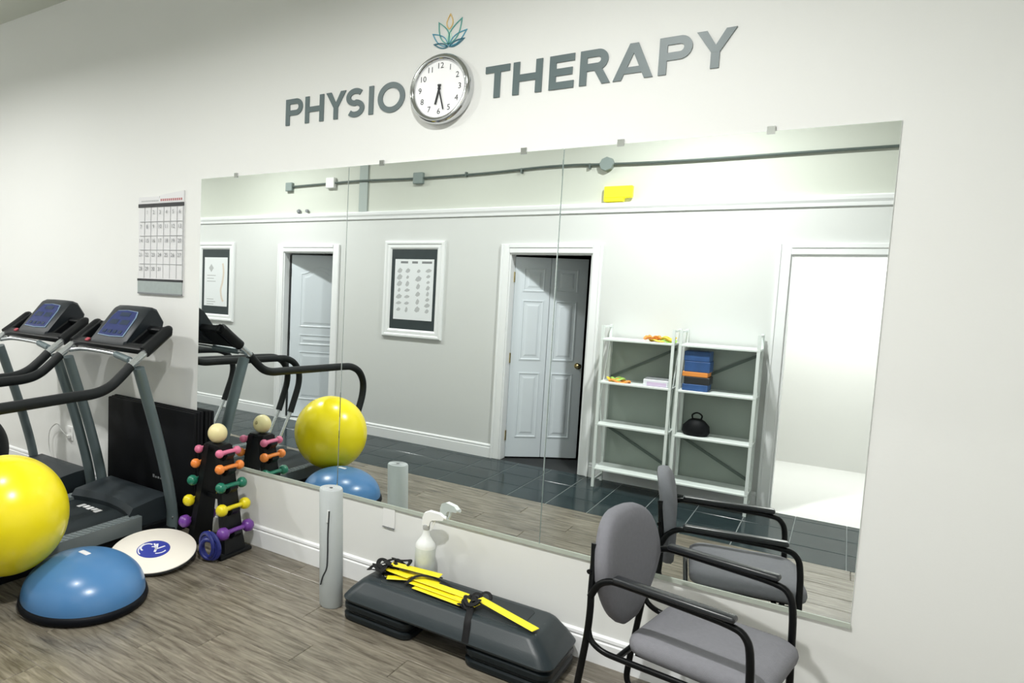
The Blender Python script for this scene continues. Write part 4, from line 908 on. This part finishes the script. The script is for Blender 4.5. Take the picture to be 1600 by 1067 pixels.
for k, (z0_, z1_, dx, m_) in enumerate(((0.931, 0.985, 0.0, 'box_blue'), (0.985, 1.045, 0.01, 'ink'), (1.045, 1.085, -0.005, 'band_orange'), (1.085, 1.17, 0.006, 'box_blue'), (1.17, 1.25, 0.0, 'box_blue'))):
    bm = new_bm(); addbevbox(bm, (-1.045+dx, YS-0.09, z0_), (-0.86+dx, YS+0.09, z1_), 0.004, 1); part(t, 'package', bm, m_)
t = thing('black_bag', 'small black cloth bag on the third shelf near the doorway', 'bag', (-0.93, YS, 0.561))
bm = new_bm(); rings = []
for z, a, b2 in ((0.0, 0.085, 0.075), (0.03, 0.10, 0.085), (0.08, 0.095, 0.08), (0.12, 0.06, 0.055), (0.135, 0.035, 0.03)): rings.append([(-0.93+a*math.cos(i*PI/10)*(1+0.06*math.sin(3*i)), YS+b2*math.sin(i*PI/10), 0.561+z) for i in range(20)])
addloft(bm, rings); part(t, 'pouch', bm, 'mat_black', True); bm = new_bm(); addtube(bm, [(-0.96, YS, 0.69), (-0.965, YS, 0.725), (-0.93, YS, 0.745), (-0.895, YS, 0.725), (-0.90, YS, 0.69)], 0.006, 8); part(t, 'handle', bm, 'mat_black', True)

# ================================================================== ceiling light fixtures
wh = ['above the treadmills', 'above the guest chair', 'added as fill above the blue balance trainer', 'at the far left end of the room']
for (lx, ly, pw), l in zip(LAMPS, wh):
    t = thing('ceiling_light', 'round white hanging downlight '+l, 'ceiling light', (lx, ly, LAMP_Z), 0, 'ceiling downlights')
    bm = new_bm(); addlathe(bm, [(0.135, -0.015), (0.17, -0.012), (0.175, 0.0), (0.150, 0.10), (0.04, 0.14), (0, 0.14), (0, 0.004), (0.135, 0.004), (0.135, -0.015)], (lx, ly, LAMP_Z), 40); part(t, 'housing', bm, 'trim', True)
    bm = new_bm(); addcyl(bm, (lx, ly, LAMP_Z+0.13), (lx, ly, CEIL), 0.014, 12); part(t, 'stem', bm, 'trim', True)
    bm = new_bm(); addlathe(bm, [(0, 0.0), (0.133, 0.0), (0.133, 0.0035), (0, 0.0035)], (lx, ly, LAMP_Z), 40); part(t, 'lens', bm, 'lamp_lens')

t = thing('ceiling_light', 'added round white fill light in the hallway behind the doorway', 'ceiling light', HALL_FILL)  # fixture added to carry the hallway fill lamp
bm = new_bm(); addlathe(bm, [(0.150, -0.012), (0.17, -0.010), (0.175, 0.0), (0.175, 0.141), (0, 0.141), (0, 0.004), (0.150, 0.004), (0.150, -0.012)], HALL_FILL, 40); part(t, 'housing', bm, 'trim', True)
bm = new_bm(); addlathe(bm, [(0, 0.0), (0.148, 0.0), (0.148, 0.0035), (0, 0.0035)], HALL_FILL, 40); part(t, 'lens', bm, 'lamp_lens')
